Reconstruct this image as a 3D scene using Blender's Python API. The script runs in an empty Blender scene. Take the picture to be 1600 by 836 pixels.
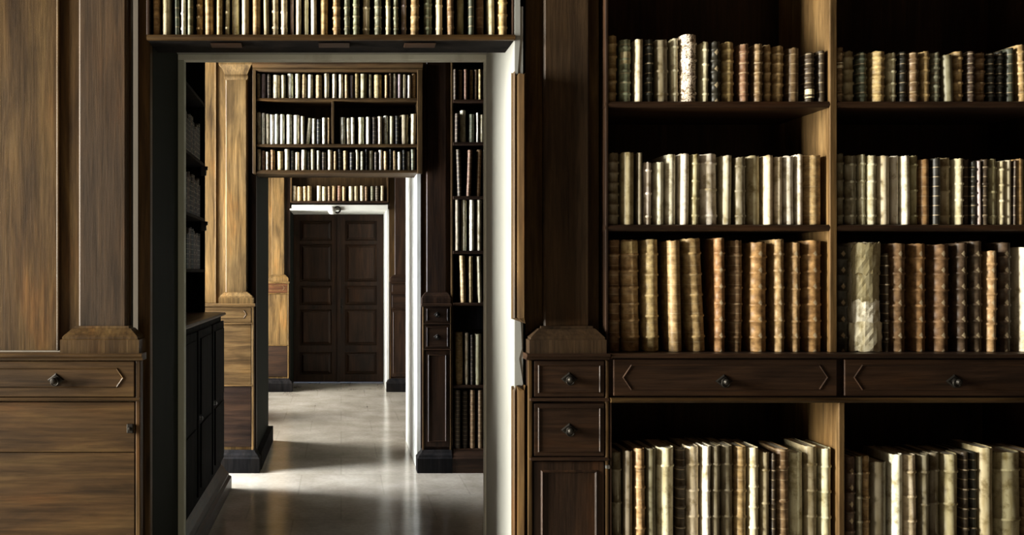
import bpy, bmesh, math, random
from mathutils import Vector, Matrix

# ------------------------------------------------------------------ camera, world, light
F = 1350.0                     # focal length in pixels of the 1600 px wide frame
EYE = 1.60
VX, VY = 533.0, 425.0          # where the enfilade converges
SC = bpy.context.scene
COL = SC.collection
cd = bpy.data.cameras.new('camera'); cam = bpy.data.objects.new('camera', cd); COL.objects.link(cam)
cd.sensor_fit = 'HORIZONTAL'; cd.sensor_width = 36.0; cd.lens = 36.0 * F / 1600
cd.shift_x = (800 - VX) / 1600; cd.shift_y = (VY - 418) / 1600
cd.clip_start = 0.05; cd.clip_end = 60
cam.location = (0, 0, EYE); cam.rotation_euler = (math.pi / 2, 0, 0)
SC.camera = cam
SC.view_settings.view_transform = 'Standard'
SC.view_settings.look = 'None'
SC.view_settings.gamma = 1.0
SC.view_settings.use_curve_mapping = False
SC.view_settings.exposure = 0.0
w = bpy.data.worlds.new('world'); SC.world = w; w.use_nodes = True
w.node_tree.nodes['Background'].inputs[0].default_value = (0.55, 0.68, 1.0, 1)
w.node_tree.nodes['Background'].inputs[1].default_value = 0.25

def window_light(name, x, y0, y1, z0, z1, energy, color, spread=math.pi, yaw=0.0, pitch=0.0):
    l = bpy.data.lights.new(name, 'AREA'); l.shape = 'RECTANGLE'
    l.size = z1 - z0; l.size_y = y1 - y0
    l.energy = energy; l.color = color; l.spread = spread
    o = bpy.data.objects.new(name, l); COL.objects.link(o)
    o.location = (x, (y0 + y1) / 2, (z0 + z1) / 2)
    d = Vector((math.cos(yaw) * math.cos(pitch), math.sin(yaw) * math.cos(pitch), -math.sin(pitch)))
    # local -Z looks along d, local Y stays along world Y as far as possible
    zc = -d; yc = Vector((0, 1, 0)); yc = (yc - zc * yc.dot(zc)).normalized(); xc = yc.cross(zc)
    o.rotation_euler = Matrix((xc, yc, zc)).transposed().to_euler()
    return o
# daylight through the windows of the left-hand wall, room by room
window_light('daylight_near_room', -6.45, 1.20, 2.60, 0.8, 3.7, 2350, (1.0, 0.955, 0.845), spread=math.radians(170))
window_light('daylight_second_room', -2.55, 6.20, 6.95, 0.15, 4.0, 700, (0.90, 0.94, 1.0), spread=math.radians(170))
window_light('daylight_third_room_near', -2.55, 8.22, 9.0, 0.4, 3.2, 300, (0.98, 0.98, 0.97), spread=math.radians(150))
window_light('daylight_third_room_far', -2.55, 10.05, 11.5, 0.4, 3.2, 420, (0.98, 0.98, 0.97), spread=math.radians(150))

# ------------------------------------------------------------------ helpers
def X(px, d): return (px - VX) * d / F
def Z(py, d): return EYE - (py - VY) * d / F

def props(o, label=None, cat=None, group=None, kind=None):
    if label: o['label'] = label
    if cat: o['category'] = cat
    if group: o['group'] = group
    if kind: o['kind'] = kind
    return o

def thing(name, label, cat, loc, group=None):
    o = bpy.data.objects.new(name, None); COL.objects.link(o)
    o.empty_display_size = 0.05; o.location = loc
    return props(o, label, cat, group)

class MB:
    """collects geometry in world coordinates; build() makes one mesh object"""
    def __init__(s): s.bm = bmesh.new()
    def box(s, x0, x1, y0, y1, z0, z1, bev=0.0025):
        ret = bmesh.ops.create_cube(s.bm, size=1.0)
        vs = ret['verts']
        for v in vs:
            v.co = Vector(((x0 + x1) / 2 + v.co.x * (x1 - x0), (y0 + y1) / 2 + v.co.y * (y1 - y0), (z0 + z1) / 2 + v.co.z * (z1 - z0)))
        if bev and min(x1 - x0, y1 - y0, z1 - z0) > bev * 2.5:
            es = list({e for v in vs for e in v.link_edges})
            bmesh.ops.bevel(s.bm, geom=es, offset=bev, segments=2, affect='EDGES', profile=0.5)
        return s
    def loft(s, levels, x0, x1, y0, y1, left=True, right=True, rk=1.0):
        """rectangular outline swept up through levels of (z, outward step): mouldings, bases, capitals"""
        rings = []
        for z, e in levels:
            xa = x0 - (e if left else 0); xb = x1 + (e * rk if right else 0)
            rings.append([s.bm.verts.new(c) for c in ((xa, y0 - e, z), (xb, y0 - e, z), (xb, y1, z), (xa, y1, z))])
        for a, b in zip(rings, rings[1:]):
            for i in range(4):
                j = (i + 1) % 4
                s.bm.faces.new((a[i], a[j], b[j], b[i]))
        s.bm.faces.new(rings[0][::-1]); s.bm.faces.new(rings[-1])
        return s
    def prof_x(s, pts, x0, x1):
        """profile of (y, z) points extruded along x"""
        a = [s.bm.verts.new((x0, y, z)) for y, z in pts]; b = [s.bm.verts.new((x1, y, z)) for y, z in pts]
        n = len(pts)
        for i in range(n):
            j = (i + 1) % n; s.bm.faces.new((a[i], a[j], b[j], b[i]))
        s.bm.faces.new(a[::-1]); s.bm.faces.new(b); return s
    def prof_z(s, pts, z0, z1):
        a = [s.bm.verts.new((x, y, z0)) for x, y in pts]; b = [s.bm.verts.new((x, y, z1)) for x, y in pts]
        n = len(pts)
        for i in range(n):
            j = (i + 1) % n; s.bm.faces.new((a[i], a[j], b[j], b[i]))
        s.bm.faces.new(a[::-1]); s.bm.faces.new(b); return s
    def ring(s, pts, wid, yf, proud):
        """raised moulding following a closed polygon of (x, z) points on a face at y = yf"""
        n = len(pts)
        cx = sum(p[0] for p in pts) / n; cz = sum(p[1] for p in pts) / n
        def off(k):
            out = []
            for i in range(n):
                p0, p1, p2 = pts[i - 1], pts[i], pts[(i + 1) % n]
                d1 = Vector((p1[0] - p0[0], p1[1] - p0[1])).normalized(); d2 = Vector((p2[0] - p1[0], p2[1] - p1[1])).normalized()
                n1 = Vector((-d1.y, d1.x)); n2 = Vector((-d2.y, d2.x))
                m = (n1 + n2).normalized(); c = max(0.3, m.dot(n1))
                out.append((p1[0] + m.x * k / c, p1[1] + m.y * k / c))
            return out
        A = off(0); B = off(wid / 2); C = off(wid)
        va = [s.bm.verts.new((x, yf, z)) for x, z in A]; vb = [s.bm.verts.new((x, yf - proud, z)) for x, z in B]; vc = [s.bm.verts.new((x, yf, z)) for x, z in C]
        for i in range(n):
            j = (i + 1) % n
            s.bm.faces.new((va[i], va[j], vb[j], vb[i])); s.bm.faces.new((vb[i], vb[j], vc[j], vc[i])); s.bm.faces.new((vc[i], vc[j], va[j], va[i]))
        return s
    def lathe_y(s, cx, cz, y, prof, n=20):
        """profile of (radius, distance towards the viewer) turned about the y axis"""
        rings = []
        for r, t in prof:
            rings.append([s.bm.verts.new((cx + r * math.cos(2 * math.pi * k / n), y - t, cz + r * math.sin(2 * math.pi * k / n))) for k in range(n)])
        for a, b in zip(rings, rings[1:]):
            for i in range(n):
                j = (i + 1) % n; s.bm.faces.new((a[i], a[j], b[j], b[i]))
        s.bm.faces.new(rings[0][::-1]); s.bm.faces.new(rings[-1]); return s
    def torus(s, c, R, r, axis='y', n=20, m=8, a0=0, a1=2 * math.pi):
        full = abs(a1 - a0 - 2 * math.pi) < 1e-4
        rings = []
        for k in range(n if full else n + 1):
            t = a0 + (a1 - a0) * k / n
            ring = []
            for q in range(m):
                p = 2 * math.pi * q / m; rr = R + r * math.cos(p)
                ring.append(s.bm.verts.new((c[0] + rr * math.cos(t), c[1] + r * math.sin(p), c[2] + rr * math.sin(t))))
            rings.append(ring)
        K = len(rings)
        for k in range(K if full else K - 1):
            a, b = rings[k], rings[(k + 1) % K]
            for q in range(m):
                p = (q + 1) % m; s.bm.faces.new((a[q], a[p], b[p], b[q]))
        return s
    def build(s, name, mat, parent=None, smooth=False, origin=None, kind=None):
        bmesh.ops.recalc_face_normals(s.bm, faces=s.bm.faces)
        org = Vector(origin) if origin is not None else Vector((0, 0, 0))
        if parent is not None:
            org = Vector(parent.location); p = parent.parent
            while p is not None: org += Vector(p.location); p = p.parent
        for v in s.bm.verts: v.co -= org
        me = bpy.data.meshes.new(name); s.bm.to_mesh(me); s.bm.free()
        if smooth:
            for p in me.polygons: p.use_smooth = True
        me.materials.append(mat)
        o = bpy.data.objects.new(name, me); COL.objects.link(o)
        if parent is not None: o.parent = parent
        elif origin is not None: o.location = org
        if kind: o['kind'] = kind
        return o

# ------------------------------------------------------------------ materials
def nodes(name):
    m = bpy.data.materials.new(name); m.use_nodes = True
    nt = m.node_tree; b = nt.nodes['Principled BSDF']
    return m, nt, b
def N(nt, t, **kw):
    n = nt.nodes.new(t)
    for k, v in kw.items(): setattr(n, k, v)
    return n
def ramp(nt, stops):
    r = N(nt, 'ShaderNodeValToRGB'); e = r.color_ramp.elements
    while len(e) < len(stops): e.new(0.5)
    for i, (p, c) in enumerate(stops): e[i].position = p; e[i].color = (*c, 1)
    return r

def wood(name, c_dark, c_mid, c_light, rough=0.42, vertical=True, scale=1.0, along=None, coat=0.0):
    m, nt, b = nodes(name); L = nt.links.new
    tc = N(nt, 'ShaderNodeTexCoord'); oi = N(nt, 'ShaderNodeObjectInfo')
    add = N(nt, 'ShaderNodeVectorMath', operation='ADD'); mul = N(nt, 'ShaderNodeVectorMath', operation='SCALE')
    comb = N(nt, 'ShaderNodeCombineXYZ'); L(oi.outputs['Random'], comb.inputs[0]); L(oi.outputs['Random'], comb.inputs[1]); L(oi.outputs['Random'], comb.inputs[2])
    L(comb.outputs[0], mul.inputs[0]); mul.inputs['Scale'].default_value = 17.0
    L(tc.outputs['Object'], add.inputs[0]); L(mul.outputs[0], add.inputs[1])
    mp = N(nt, 'ShaderNodeMapping'); L(add.outputs[0], mp.inputs[0])
    s = (9 * scale, 9 * scale, 0.9 * scale) if vertical else (0.9 * scale, 9 * scale, 9 * scale)
    if along == 'y': s = (9 * scale, 0.9 * scale, 9 * scale)
    mp.inputs['Scale'].default_value = s
    mpf = N(nt, 'ShaderNodeMapping'); L(add.outputs[0], mpf.inputs[0]); mpf.inputs['Scale'].default_value = tuple(v * (4.5 if v > 2 else 2.0) for v in s)
    n1 = N(nt, 'ShaderNodeTexNoise'); n1.inputs['Scale'].default_value = 1.6; n1.inputs['Detail'].default_value = 8; n1.inputs['Roughness'].default_value = 0.62; n1.inputs['Distortion'].default_value = 0.9
    L(mp.outputs[0], n1.inputs[0])
    n2 = N(nt, 'ShaderNodeTexNoise'); n2.inputs['Scale'].default_value = 2.2; n2.inputs['Detail'].default_value = 8; n2.inputs['Roughness'].default_value = 0.72
    L(mpf.outputs[0], n2.inputs[0])
    n3 = N(nt, 'ShaderNodeTexNoise'); n3.inputs['Scale'].default_value = 1.0; n3.inputs['Detail'].default_value = 6; n3.inputs['Roughness'].default_value = 0.6
    mp3 = N(nt, 'ShaderNodeMapping'); L(add.outputs[0], mp3.inputs[0]); mp3.inputs['Scale'].default_value = (5, 5, 1.6) if vertical else (1.6, 5, 5)
    L(mp3.outputs[0], n3.inputs[0])
    r1 = ramp(nt, [(0.30, c_dark), (0.5, c_mid), (0.72, c_light)]); L(n1.outputs[0], r1.inputs[0])
    r2 = ramp(nt, [(0.34, (0.45, 0.45, 0.45)), (0.62, (1.15, 1.12, 1.08))]); L(n2.outputs[0], r2.inputs[0])
    mx = N(nt, 'ShaderNodeMix', data_type='RGBA', blend_type='MULTIPLY'); mx.inputs[0].default_value = 0.8
    L(r1.outputs[0], mx.inputs[6]); L(r2.outputs[0], mx.inputs[7])
    r3 = ramp(nt, [(0.32, (0.50, 0.50, 0.52)), (0.47, (0.95, 0.97, 1.0)), (0.60, (1.08, 1.04, 0.95)), (0.74, (1.45, 1.10, 0.72))]); L(n3.outputs[0], r3.inputs[0])
    mx2 = N(nt, 'ShaderNodeMix', data_type='RGBA', blend_type='MULTIPLY'); mx2.inputs[0].default_value = 0.85
    L(mx.outputs[2], mx2.inputs[6]); L(r3.outputs[0], mx2.inputs[7])
    L(mx2.outputs[2], b.inputs['Base Color'])
    rr = N(nt, 'ShaderNodeMapRange'); rr.inputs[3].default_value = rough - 0.1; rr.inputs[4].default_value = rough + 0.16
    L(n2.outputs[0], rr.inputs[0]); L(rr.outputs[0], b.inputs['Roughness'])
    bp = N(nt, 'ShaderNodeBump'); bp.inputs['Strength'].default_value = 0.22; bp.inputs['Distance'].default_value = 0.004
    L(n2.outputs[0], bp.inputs['Height']); L(bp.outputs[0], b.inputs['Normal'])
    b.inputs['Specular IOR Level'].default_value = 0.04 if name.startswith('ebon') else 0.22
    return m

WALNUT = wood('walnut', (0.026, 0.0135, 0.0045), (0.064, 0.036, 0.0125), (0.115, 0.070, 0.025))
WALNUT_H = wood('walnut_horizontal', (0.024, 0.0125, 0.004), (0.058, 0.031, 0.0105), (0.100, 0.059, 0.020), vertical=False)
UMBER = wood('umber_wood', (0.028, 0.0165, 0.0085), (0.047, 0.028, 0.014), (0.072, 0.043, 0.021), rough=0.5)
DARKW = wood('dark_walnut', (0.014, 0.008, 0.005), (0.030, 0.0155, 0.0085), (0.054, 0.027, 0.014))
DARKW_H = wood('dark_walnut_horizontal', (0.014, 0.0075, 0.0045), (0.030, 0.0155, 0.0085), (0.058, 0.029, 0.014), vertical=False)
DARKW_Y = wood('dark_walnut_depth', (0.020, 0.011, 0.007), (0.045, 0.023, 0.012), (0.085, 0.042, 0.020), along='y')
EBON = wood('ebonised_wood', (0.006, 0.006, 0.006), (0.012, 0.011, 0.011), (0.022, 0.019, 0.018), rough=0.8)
HONEY = wood('honey_walnut', (0.055, 0.030, 0.009), (0.150, 0.089, 0.030), (0.25, 0.155, 0.060))
HONEY_H = wood('honey_walnut_horizontal', (0.050, 0.026, 0.008), (0.125, 0.070, 0.023), (0.20, 0.120, 0.044), vertical=False)
OAK = wood('worn_oak', (0.07, 0.038, 0.013), (0.17, 0.102, 0.040), (0.26, 0.165, 0.068))
REDW = wood('reddish_walnut', (0.05, 0.018, 0.007), (0.10, 0.038, 0.013), (0.15, 0.065, 0.023), vertical=False)

def plaster(name, c, dirt=(0.30, 0.28, 0.22), rough=0.6, amount=0.55):
    m, nt, b = nodes(name); L = nt.links.new
    tc = N(nt, 'ShaderNodeTexCoord'); mp = N(nt, 'ShaderNodeMapping'); mp.inputs['Scale'].default_value = (3, 3, 1.1); L(tc.outputs['Object'], mp.inputs[0])
    n = N(nt, 'ShaderNodeTexNoise'); n.inputs['Scale'].default_value = 2.2; n.inputs['Detail'].default_value = 9; n.inputs['Roughness'].default_value = 0.6; L(mp.outputs[0], n.inputs[0])
    r = ramp(nt, [(0.30, dirt), (0.46, c)]); L(n.outputs[0], r.inputs[0])
    mx = N(nt, 'ShaderNodeMix', data_type='RGBA'); mx.inputs[0].default_value = amount; mx.inputs[6].default_value = (*c, 1); L(r.outputs[0], mx.inputs[7])
    L(mx.outputs[2], b.inputs['Base Color']); b.inputs['Roughness'].default_value = rough
    bp = N(nt, 'ShaderNodeBump'); bp.inputs['Strength'].default_value = 0.15; bp.inputs['Distance'].default_value = 0.004
    L(n.outputs[0], bp.inputs['Height']); L(bp.outputs[0], b.inputs['Normal'])
    return m
WHITE = plaster('white_paint', (0.62, 0.62, 0.56))
PALE = plaster('aged_grey_white_paint', (0.29, 0.295, 0.275), dirt=(0.20, 0.195, 0.17), amount=0.35)
SAGE = plaster('grey_green_paint', (0.42, 0.44, 0.36))
NEARBLACK = plaster('near_black_green', (0.012, 0.014, 0.011), dirt=(0.008, 0.008, 0.007), rough=0.7)  # near-black colour for the left reveal of each doorway
NEARBLACK.node_tree.nodes['Principled BSDF'].inputs['Specular IOR Level'].default_value = 0.05
OCHRE = plaster('dim_plaster', (0.12, 0.10, 0.075), dirt=(0.08, 0.068, 0.05))

def stone_floor():
    m, nt, b = nodes('polished_stone_floor'); L = nt.links.new
    tc = N(nt, 'ShaderNodeTexCoord')
    n1 = N(nt, 'ShaderNodeTexNoise'); n1.inputs['Scale'].default_value = 2.6; n1.inputs['Detail'].default_value = 7; n1.inputs['Roughness'].default_value = 0.6; L(tc.outputs['Object'], n1.inputs[0])
    n2 = N(nt, 'ShaderNodeTexNoise'); n2.inputs['Scale'].default_value = 34; n2.inputs['Detail'].default_value = 3; L(tc.outputs['Object'], n2.inputs[0])
    br = N(nt, 'ShaderNodeTexBrick'); br.offset = 0.5
    br.inputs['Scale'].default_value = 1.0; br.inputs['Mortar Size'].default_value = 0.006; br.inputs['Brick Width'].default_value = 0.62; br.inputs['Row Height'].default_value = 0.62
    br.inputs['Color1'].default_value = (1, 1, 1, 1); br.inputs['Color2'].default_value = (0.86, 0.85, 0.83, 1); br.inputs['Mortar'].default_value = (0.45, 0.43, 0.40, 1)
    L(tc.outputs['Object'], br.inputs[0])
    r1 = ramp(nt, [(0.33, (0.30, 0.262, 0.205)), (0.52, (0.38, 0.34, 0.275)), (0.68, (0.45, 0.41, 0.34))]); L(n1.outputs[0], r1.inputs[0])
    r2 = ramp(nt, [(0.40, (0.80, 0.79, 0.77)), (0.6, (1.08, 1.08, 1.06))]); L(n2.outputs[0], r2.inputs[0])
    a = N(nt, 'ShaderNodeMix', data_type='RGBA', blend_type='MULTIPLY'); a.inputs[0].default_value = 0.35; L(r1.outputs[0], a.inputs[6]); L(r2.outputs[0], a.inputs[7])
    c = N(nt, 'ShaderNodeMix', data_type='RGBA', blend_type='MULTIPLY'); c.inputs[0].default_value = 0.28; L(a.outputs[2], c.inputs[6]); L(br.outputs[0], c.inputs[7])
    L(c.outputs[2], b.inputs['Base Color'])
    rr = N(nt, 'ShaderNodeMapRange'); rr.inputs[3].default_value = 0.12; rr.inputs[4].default_value = 0.22; L(n1.outputs[0], rr.inputs[0]); L(rr.outputs[0], b.inputs['Roughness'])
    bp = N(nt, 'ShaderNodeBump'); bp.inputs['Strength'].default_value = 0.06; bp.inputs['Distance'].default_value = 0.003; L(n1.outputs[0], bp.inputs['Height']); L(bp.outputs[0], b.inputs['Normal'])
    return m
FLOOR = stone_floor()

def metal(name, c, rough):
    m, nt, b = nodes(name); L = nt.links.new
    b.inputs['Metallic'].default_value = 0.85
    n = N(nt, 'ShaderNodeTexNoise'); n.inputs['Scale'].default_value = 60
    r = ramp(nt, [(0.35, tuple(v * 0.5 for v in c)), (0.65, c)]); L(n.outputs[0], r.inputs[0]); L(r.outputs[0], b.inputs['Base Color'])
    b.inputs['Roughness'].default_value = rough
    return m
IRON = metal('aged_bronze', (0.035, 0.031, 0.026), 0.5)
STEEL = metal('worn_steel', (0.34, 0.34, 0.32), 0.4)

def book_mat(name, kind):
    """colour comes from the object's own colour; the pattern is stains, mottling and tooling of the binding"""
    m, nt, b = nodes(name); L = nt.links.new
    tc = N(nt, 'ShaderNodeTexCoord'); oi = N(nt, 'ShaderNodeObjectInfo')
    comb = N(nt, 'ShaderNodeCombineXYZ'); [L(oi.outputs['Random'], comb.inputs[i]) for i in range(3)]
    sc = N(nt, 'ShaderNodeVectorMath', operation='SCALE'); sc.inputs['Scale'].default_value = 23.0; L(comb.outputs[0], sc.inputs[0])
    add = N(nt, 'ShaderNodeVectorMath', operation='ADD'); L(tc.outputs['Object'], add.inputs[0]); L(sc.outputs[0], add.inputs[1])
    n1 = N(nt, 'ShaderNodeTexNoise'); n1.inputs['Detail'].default_value = 6; n1.inputs['Roughness'].default_value = 0.65
    n2 = N(nt, 'ShaderNodeTexNoise'); n2.inputs['Detail'].default_value = 4
    L(add.outputs[0], n1.inputs[0])
    mp = N(nt, 'ShaderNodeMapping'); L(add.outputs[0], mp.inputs[0]); L(mp.outputs[0], n2.inputs[0])
    if kind == 'vellum':
        n1.inputs['Scale'].default_value = 26; mp.inputs['Scale'].default_value = (60, 60, 14); n2.inputs['Scale'].default_value = 1
        lo, hi = (0.50, 0.44, 0.30), (1.06, 1.05, 1.0); p0, p1 = 0.33, 0.50
        lo2, hi2 = (0.70, 0.65, 0.52), (1.0, 1.0, 1.0)
    elif kind == 'marbled':
        n1.inputs['Scale'].default_value = 55; n1.inputs['Distortion'].default_value = 2.5; mp.inputs['Scale'].default_value = (40, 40, 25); n2.inputs['Scale'].default_value = 1
        lo, hi = (0.16, 0.12, 0.08), (1.1, 1.1, 1.05); p0, p1 = 0.43, 0.55
        lo2, hi2 = (0.6, 0.55, 0.45), (1.0, 1.0, 1.0)
    else:
        n1.inputs['Scale'].default_value = 38; mp.inputs['Scale'].default_value = (30, 30, 60); n2.inputs['Scale'].default_value = 1
        lo, hi = (0.55, 0.49, 0.40), (1.28, 1.26, 1.15); p0, p1 = 0.36, 0.66
        lo2, hi2 = (0.62, 0.58, 0.5), (1.1, 1.1, 1.05)
    r1 = ramp(nt, [(p0, lo), (p1, hi)]); L(n1.outputs[0], r1.inputs[0])
    r2 = ramp(nt, [(0.36, lo2), (0.58, hi2)]); L(n2.outputs[0], r2.inputs[0])
    a = N(nt, 'ShaderNodeMix', data_type='RGBA', blend_type='MULTIPLY'); a.inputs[0].default_value = 1.0; L(oi.outputs['Color'], a.inputs[6]); L(r1.outputs[0], a.inputs[7])
    c = N(nt, 'ShaderNodeMix', data_type='RGBA', blend_type='MULTIPLY'); c.inputs[0].default_value = 0.8; L(a.outputs[2], c.inputs[6]); L(r2.outputs[0], c.inputs[7])
    out = c.outputs[2]
    if kind in ('tooled', 'leather'):
        sep = N(nt, 'ShaderNodeSeparateXYZ'); L(tc.outputs['Object'], sep.inputs[0])
        pitch = 0.058 if kind == 'tooled' else 0.034
        pp = N(nt, 'ShaderNodeMath', operation='PINGPONG'); L(sep.outputs[2], pp.inputs[0]); pp.inputs[1].default_value = pitch / 2
        if kind == 'tooled':      # a gilt lozenge in each compartment of the spine
            ax = N(nt, 'ShaderNodeMath', operation='ABSOLUTE'); L(sep.outputs[0], ax.inputs[0])
            s2 = N(nt, 'ShaderNodeMath', operation='MULTIPLY'); L(ax.outputs[0], s2.inputs[0]); s2.inputs[1].default_value = 1.35
            sm = N(nt, 'ShaderNodeMath', operation='ADD'); L(s2.outputs[0], sm.inputs[0]); L(pp.outputs[0], sm.inputs[1])
            r = N(nt, 'ShaderNodeMapRange'); r.inputs[1].default_value = 0.0125; r.inputs[2].default_value = 0.0085; r.inputs[3].default_value = 0; r.inputs[4].default_value = 0.75; L(sm.outputs[0], r.inputs[0])
        else:                     # faded gilt fillets across the spine
            r = N(nt, 'ShaderNodeMapRange'); r.inputs[1].default_value = 0.0022; r.inputs[2].default_value = 0.0012; r.inputs[3].default_value = 0; r.inputs[4].default_value = 0.5; L(pp.outputs[0], r.inputs[0])
        g = N(nt, 'ShaderNodeMix', data_type='RGBA'); L(r.outputs[0], g.inputs[0]); L(out, g.inputs[6]); g.inputs[7].default_value = (0.45, 0.36, 0.22, 1)
        out = g.outputs[2]
    L(out, b.inputs['Base Color'])
    b.inputs['Roughness'].default_value = {'vellum': 0.48, 'marbled': 0.6}.get(kind, 0.5)
    b.inputs['Specular IOR Level'].default_value = 0.35
    bp = N(nt, 'ShaderNodeBump'); bp.inputs['Strength'].default_value = 0.3; bp.inputs['Distance'].default_value = 0.003
    L(n1.outputs[0], bp.inputs['Height']); L(bp.outputs[0], b.inputs['Normal'])
    return m
BM = {k: book_mat('binding_' + k, k) for k in ('vellum', 'marbled', 'tooled', 'leather')}
def paper_mat():
    m, nt, b = nodes('book_paper'); L = nt.links.new
    tc = N(nt, 'ShaderNodeTexCoord'); mp = N(nt, 'ShaderNodeMapping'); mp.inputs['Scale'].default_value = (900, 3, 3); L(tc.outputs['Object'], mp.inputs[0])
    n = N(nt, 'ShaderNodeTexNoise'); n.inputs['Scale'].default_value = 1; L(mp.outputs[0], n.inputs[0])
    r = ramp(nt, [(0.35, (0.36, 0.31, 0.22)), (0.65, (0.70, 0.65, 0.52))]); L(n.outputs[0], r.inputs[0]); L(r.outputs[0], b.inputs['Base Color']); b.inputs['Roughness'].default_value = 0.8
    return m
PAPER = paper_mat()

# ------------------------------------------------------------------ the setting
WX0, WX1 = -6.3, 6.5            # near room, left and right walls
D1, D2, D3 = 3.05, 6.96, 11.60  # front planes of the three library walls
B1, B2, B3 = 3.69, 8.20, 12.50  # their far faces (the third ends at its door)
XL, XR = -0.69, 0.614           # sides of every doorway
SOF1, SOF2, SOF3 = 2.520, 2.56, 2.433
CEIL = 4.3
def st(name, mat, *boxes, bev=0.0):
    m = MB()
    for b in boxes: m.box(*b, bev=bev)
    return m.build(name, mat, kind='structure')
st('floor', FLOOR, (WX0 - 0.3, WX1 + 0.3, -3.2, 13.0, -0.12, 0.0))
st('ceiling', UMBER, (WX0 - 0.3, WX1 + 0.3, -3.2, 13.0, CEIL, CEIL + 0.12))
# front library wall: masonry behind the cases, open at the doorway
st('wall_front', OCHRE, (WX0, XL - 0.03, 3.44, B1, 0, CEIL), (XR + 0.03, WX1, 3.44, B1, 0, CEIL), (XL - 0.03, XR + 0.03, 3.24, B1, SOF1 + 0.02, CEIL))
st('wall_middle', OCHRE, (WX0, XL - 0.03, 7.34, B2, 0, CEIL), (XR + 0.03, WX1, 7.34, B2, 0, CEIL), (XL - 0.03, XR + 0.03, 7.30, B2, SOF2 + 0.02, CEIL))
st('wall_back', OCHRE, (WX0, XL - 0.03, 11.72, 12.9, 0, CEIL), (XR + 0.03, WX1, 11.72, 12.9, 0, CEIL), (XL - 0.03, XR + 0.03, 11.78, 12.9, SOF3 + 0.02, CEIL))
st('wall_behind', DARKW, (WX0, WX1, -3.2, -3.0, 0, CEIL))
st('wall_right', DARKW, (WX1, WX1 + 0.2, -3.2, 12.9, 0, CEIL))
# left-hand wall with a window opening in each room
def left_wall(name, x, y0, y1, opens, mat=OCHRE, th=0.18):
    m = MB(); y = y0
    for a, b, z0, z1 in opens:
        m.box(x - th, x, y, a, 0, CEIL, bev=0)
        if z0 > 0: m.box(x - th, x, a, b, 0, z0, bev=0)
        m.box(x - th, x, a, b, z1, CEIL, bev=0)
        y = b
    m.box(x - th, x, y, y1, 0, CEIL, bev=0)
    return m.build(name, mat, kind='structure')
left_wall('wall_left', -6.1, -3.0, 3.44, [(1.15, 2.65, 0.8, 3.7)])
left_wall('wall_left_second_room', -1.33, B1, 7.34, [(6.26, 6.97, 0.0, 4.05)], th=1.1)  # unseen wall, made this thick to narrow the daylight on the floor
left_wall('wall_left_third_room', -1.33, B2, 11.72, [(8.21, 9.02, 0.3, 3.25), (10.03, 11.52, 0.3, 3.25)], th=1.1)  # unseen too, thickness added to sharpen the bands of daylight
def window(n, x, y0, y1, z0, z1, cols, rows):
    m = MB(); f = 0.05
    m.box(x - 0.05, x, y0, y0 + f, z0, z1); m.box(x - 0.05, x, y1 - f, y1, z0, z1)
    m.box(x - 0.05, x, y0 + f, y1 - f, z0, z0 + f); m.box(x - 0.05, x, y0 + f, y1 - f, z1 - f, z1)
    for i in range(1, cols):
        y = y0 + (y1 - y0) * i / cols; m.box(x - 0.04, x - 0.01, y - 0.015, y + 0.015, z0 + f, z1 - f)
    for i in range(1, rows):
        z = z0 + (z1 - z0) * i / rows; m.box(x - 0.04, x - 0.01, y0 + f, y1 - f, z - 0.012, z + 0.012)
    m.build('window_%d' % n, WHITE, kind='structure')
window(1, -6.15, 1.15, 2.65, 0.8, 3.7, 2, 5)

# doorway linings
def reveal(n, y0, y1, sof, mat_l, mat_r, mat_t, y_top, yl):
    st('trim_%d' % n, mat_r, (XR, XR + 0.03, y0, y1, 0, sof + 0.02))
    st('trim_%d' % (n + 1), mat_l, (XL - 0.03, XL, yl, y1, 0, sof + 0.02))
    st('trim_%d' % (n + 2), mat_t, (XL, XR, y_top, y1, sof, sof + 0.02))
reveal(1, 3.06, B1, SOF1, NEARBLACK, PALE, PALE, 3.24, D1 + 0.117)
reveal(4, 7.00, B2, SOF2, NEARBLACK, WHITE, WHITE, 7.30, D2 + 0.117)
reveal(7, 11.66, B3 + 0.1, SOF3, NEARBLACK, WHITE, WHITE, 11.62, D3 + 0.117)
# narrow grey-green door frame at the far edge of the first doorway
m = MB(); fy0, fy1 = 3.655, 3.70
m.box(XL - 0.002, XL + 0.026, fy0, fy1, 0, 2.4965); m.build('trim_10', SAGE, kind='structure')
m = MB(); m.box(XL - 0.002, XR + 0.002, fy0, fy1, 2.497, 2.521); m.build('trim_11', WHITE, kind='structure')
m = MB(); m.box(XR - 0.005, XR + 0.002, fy0, fy1, 0, 2.4965, bev=0); m.build('trim_12', WHITE, kind='structure')
m = MB(); m.box(X(456, D3), X(606, D3), 11.585, 11.62, SOF3 - 0.004, 2.50); m.build('trim_13', WHITE, kind='structure')

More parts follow.
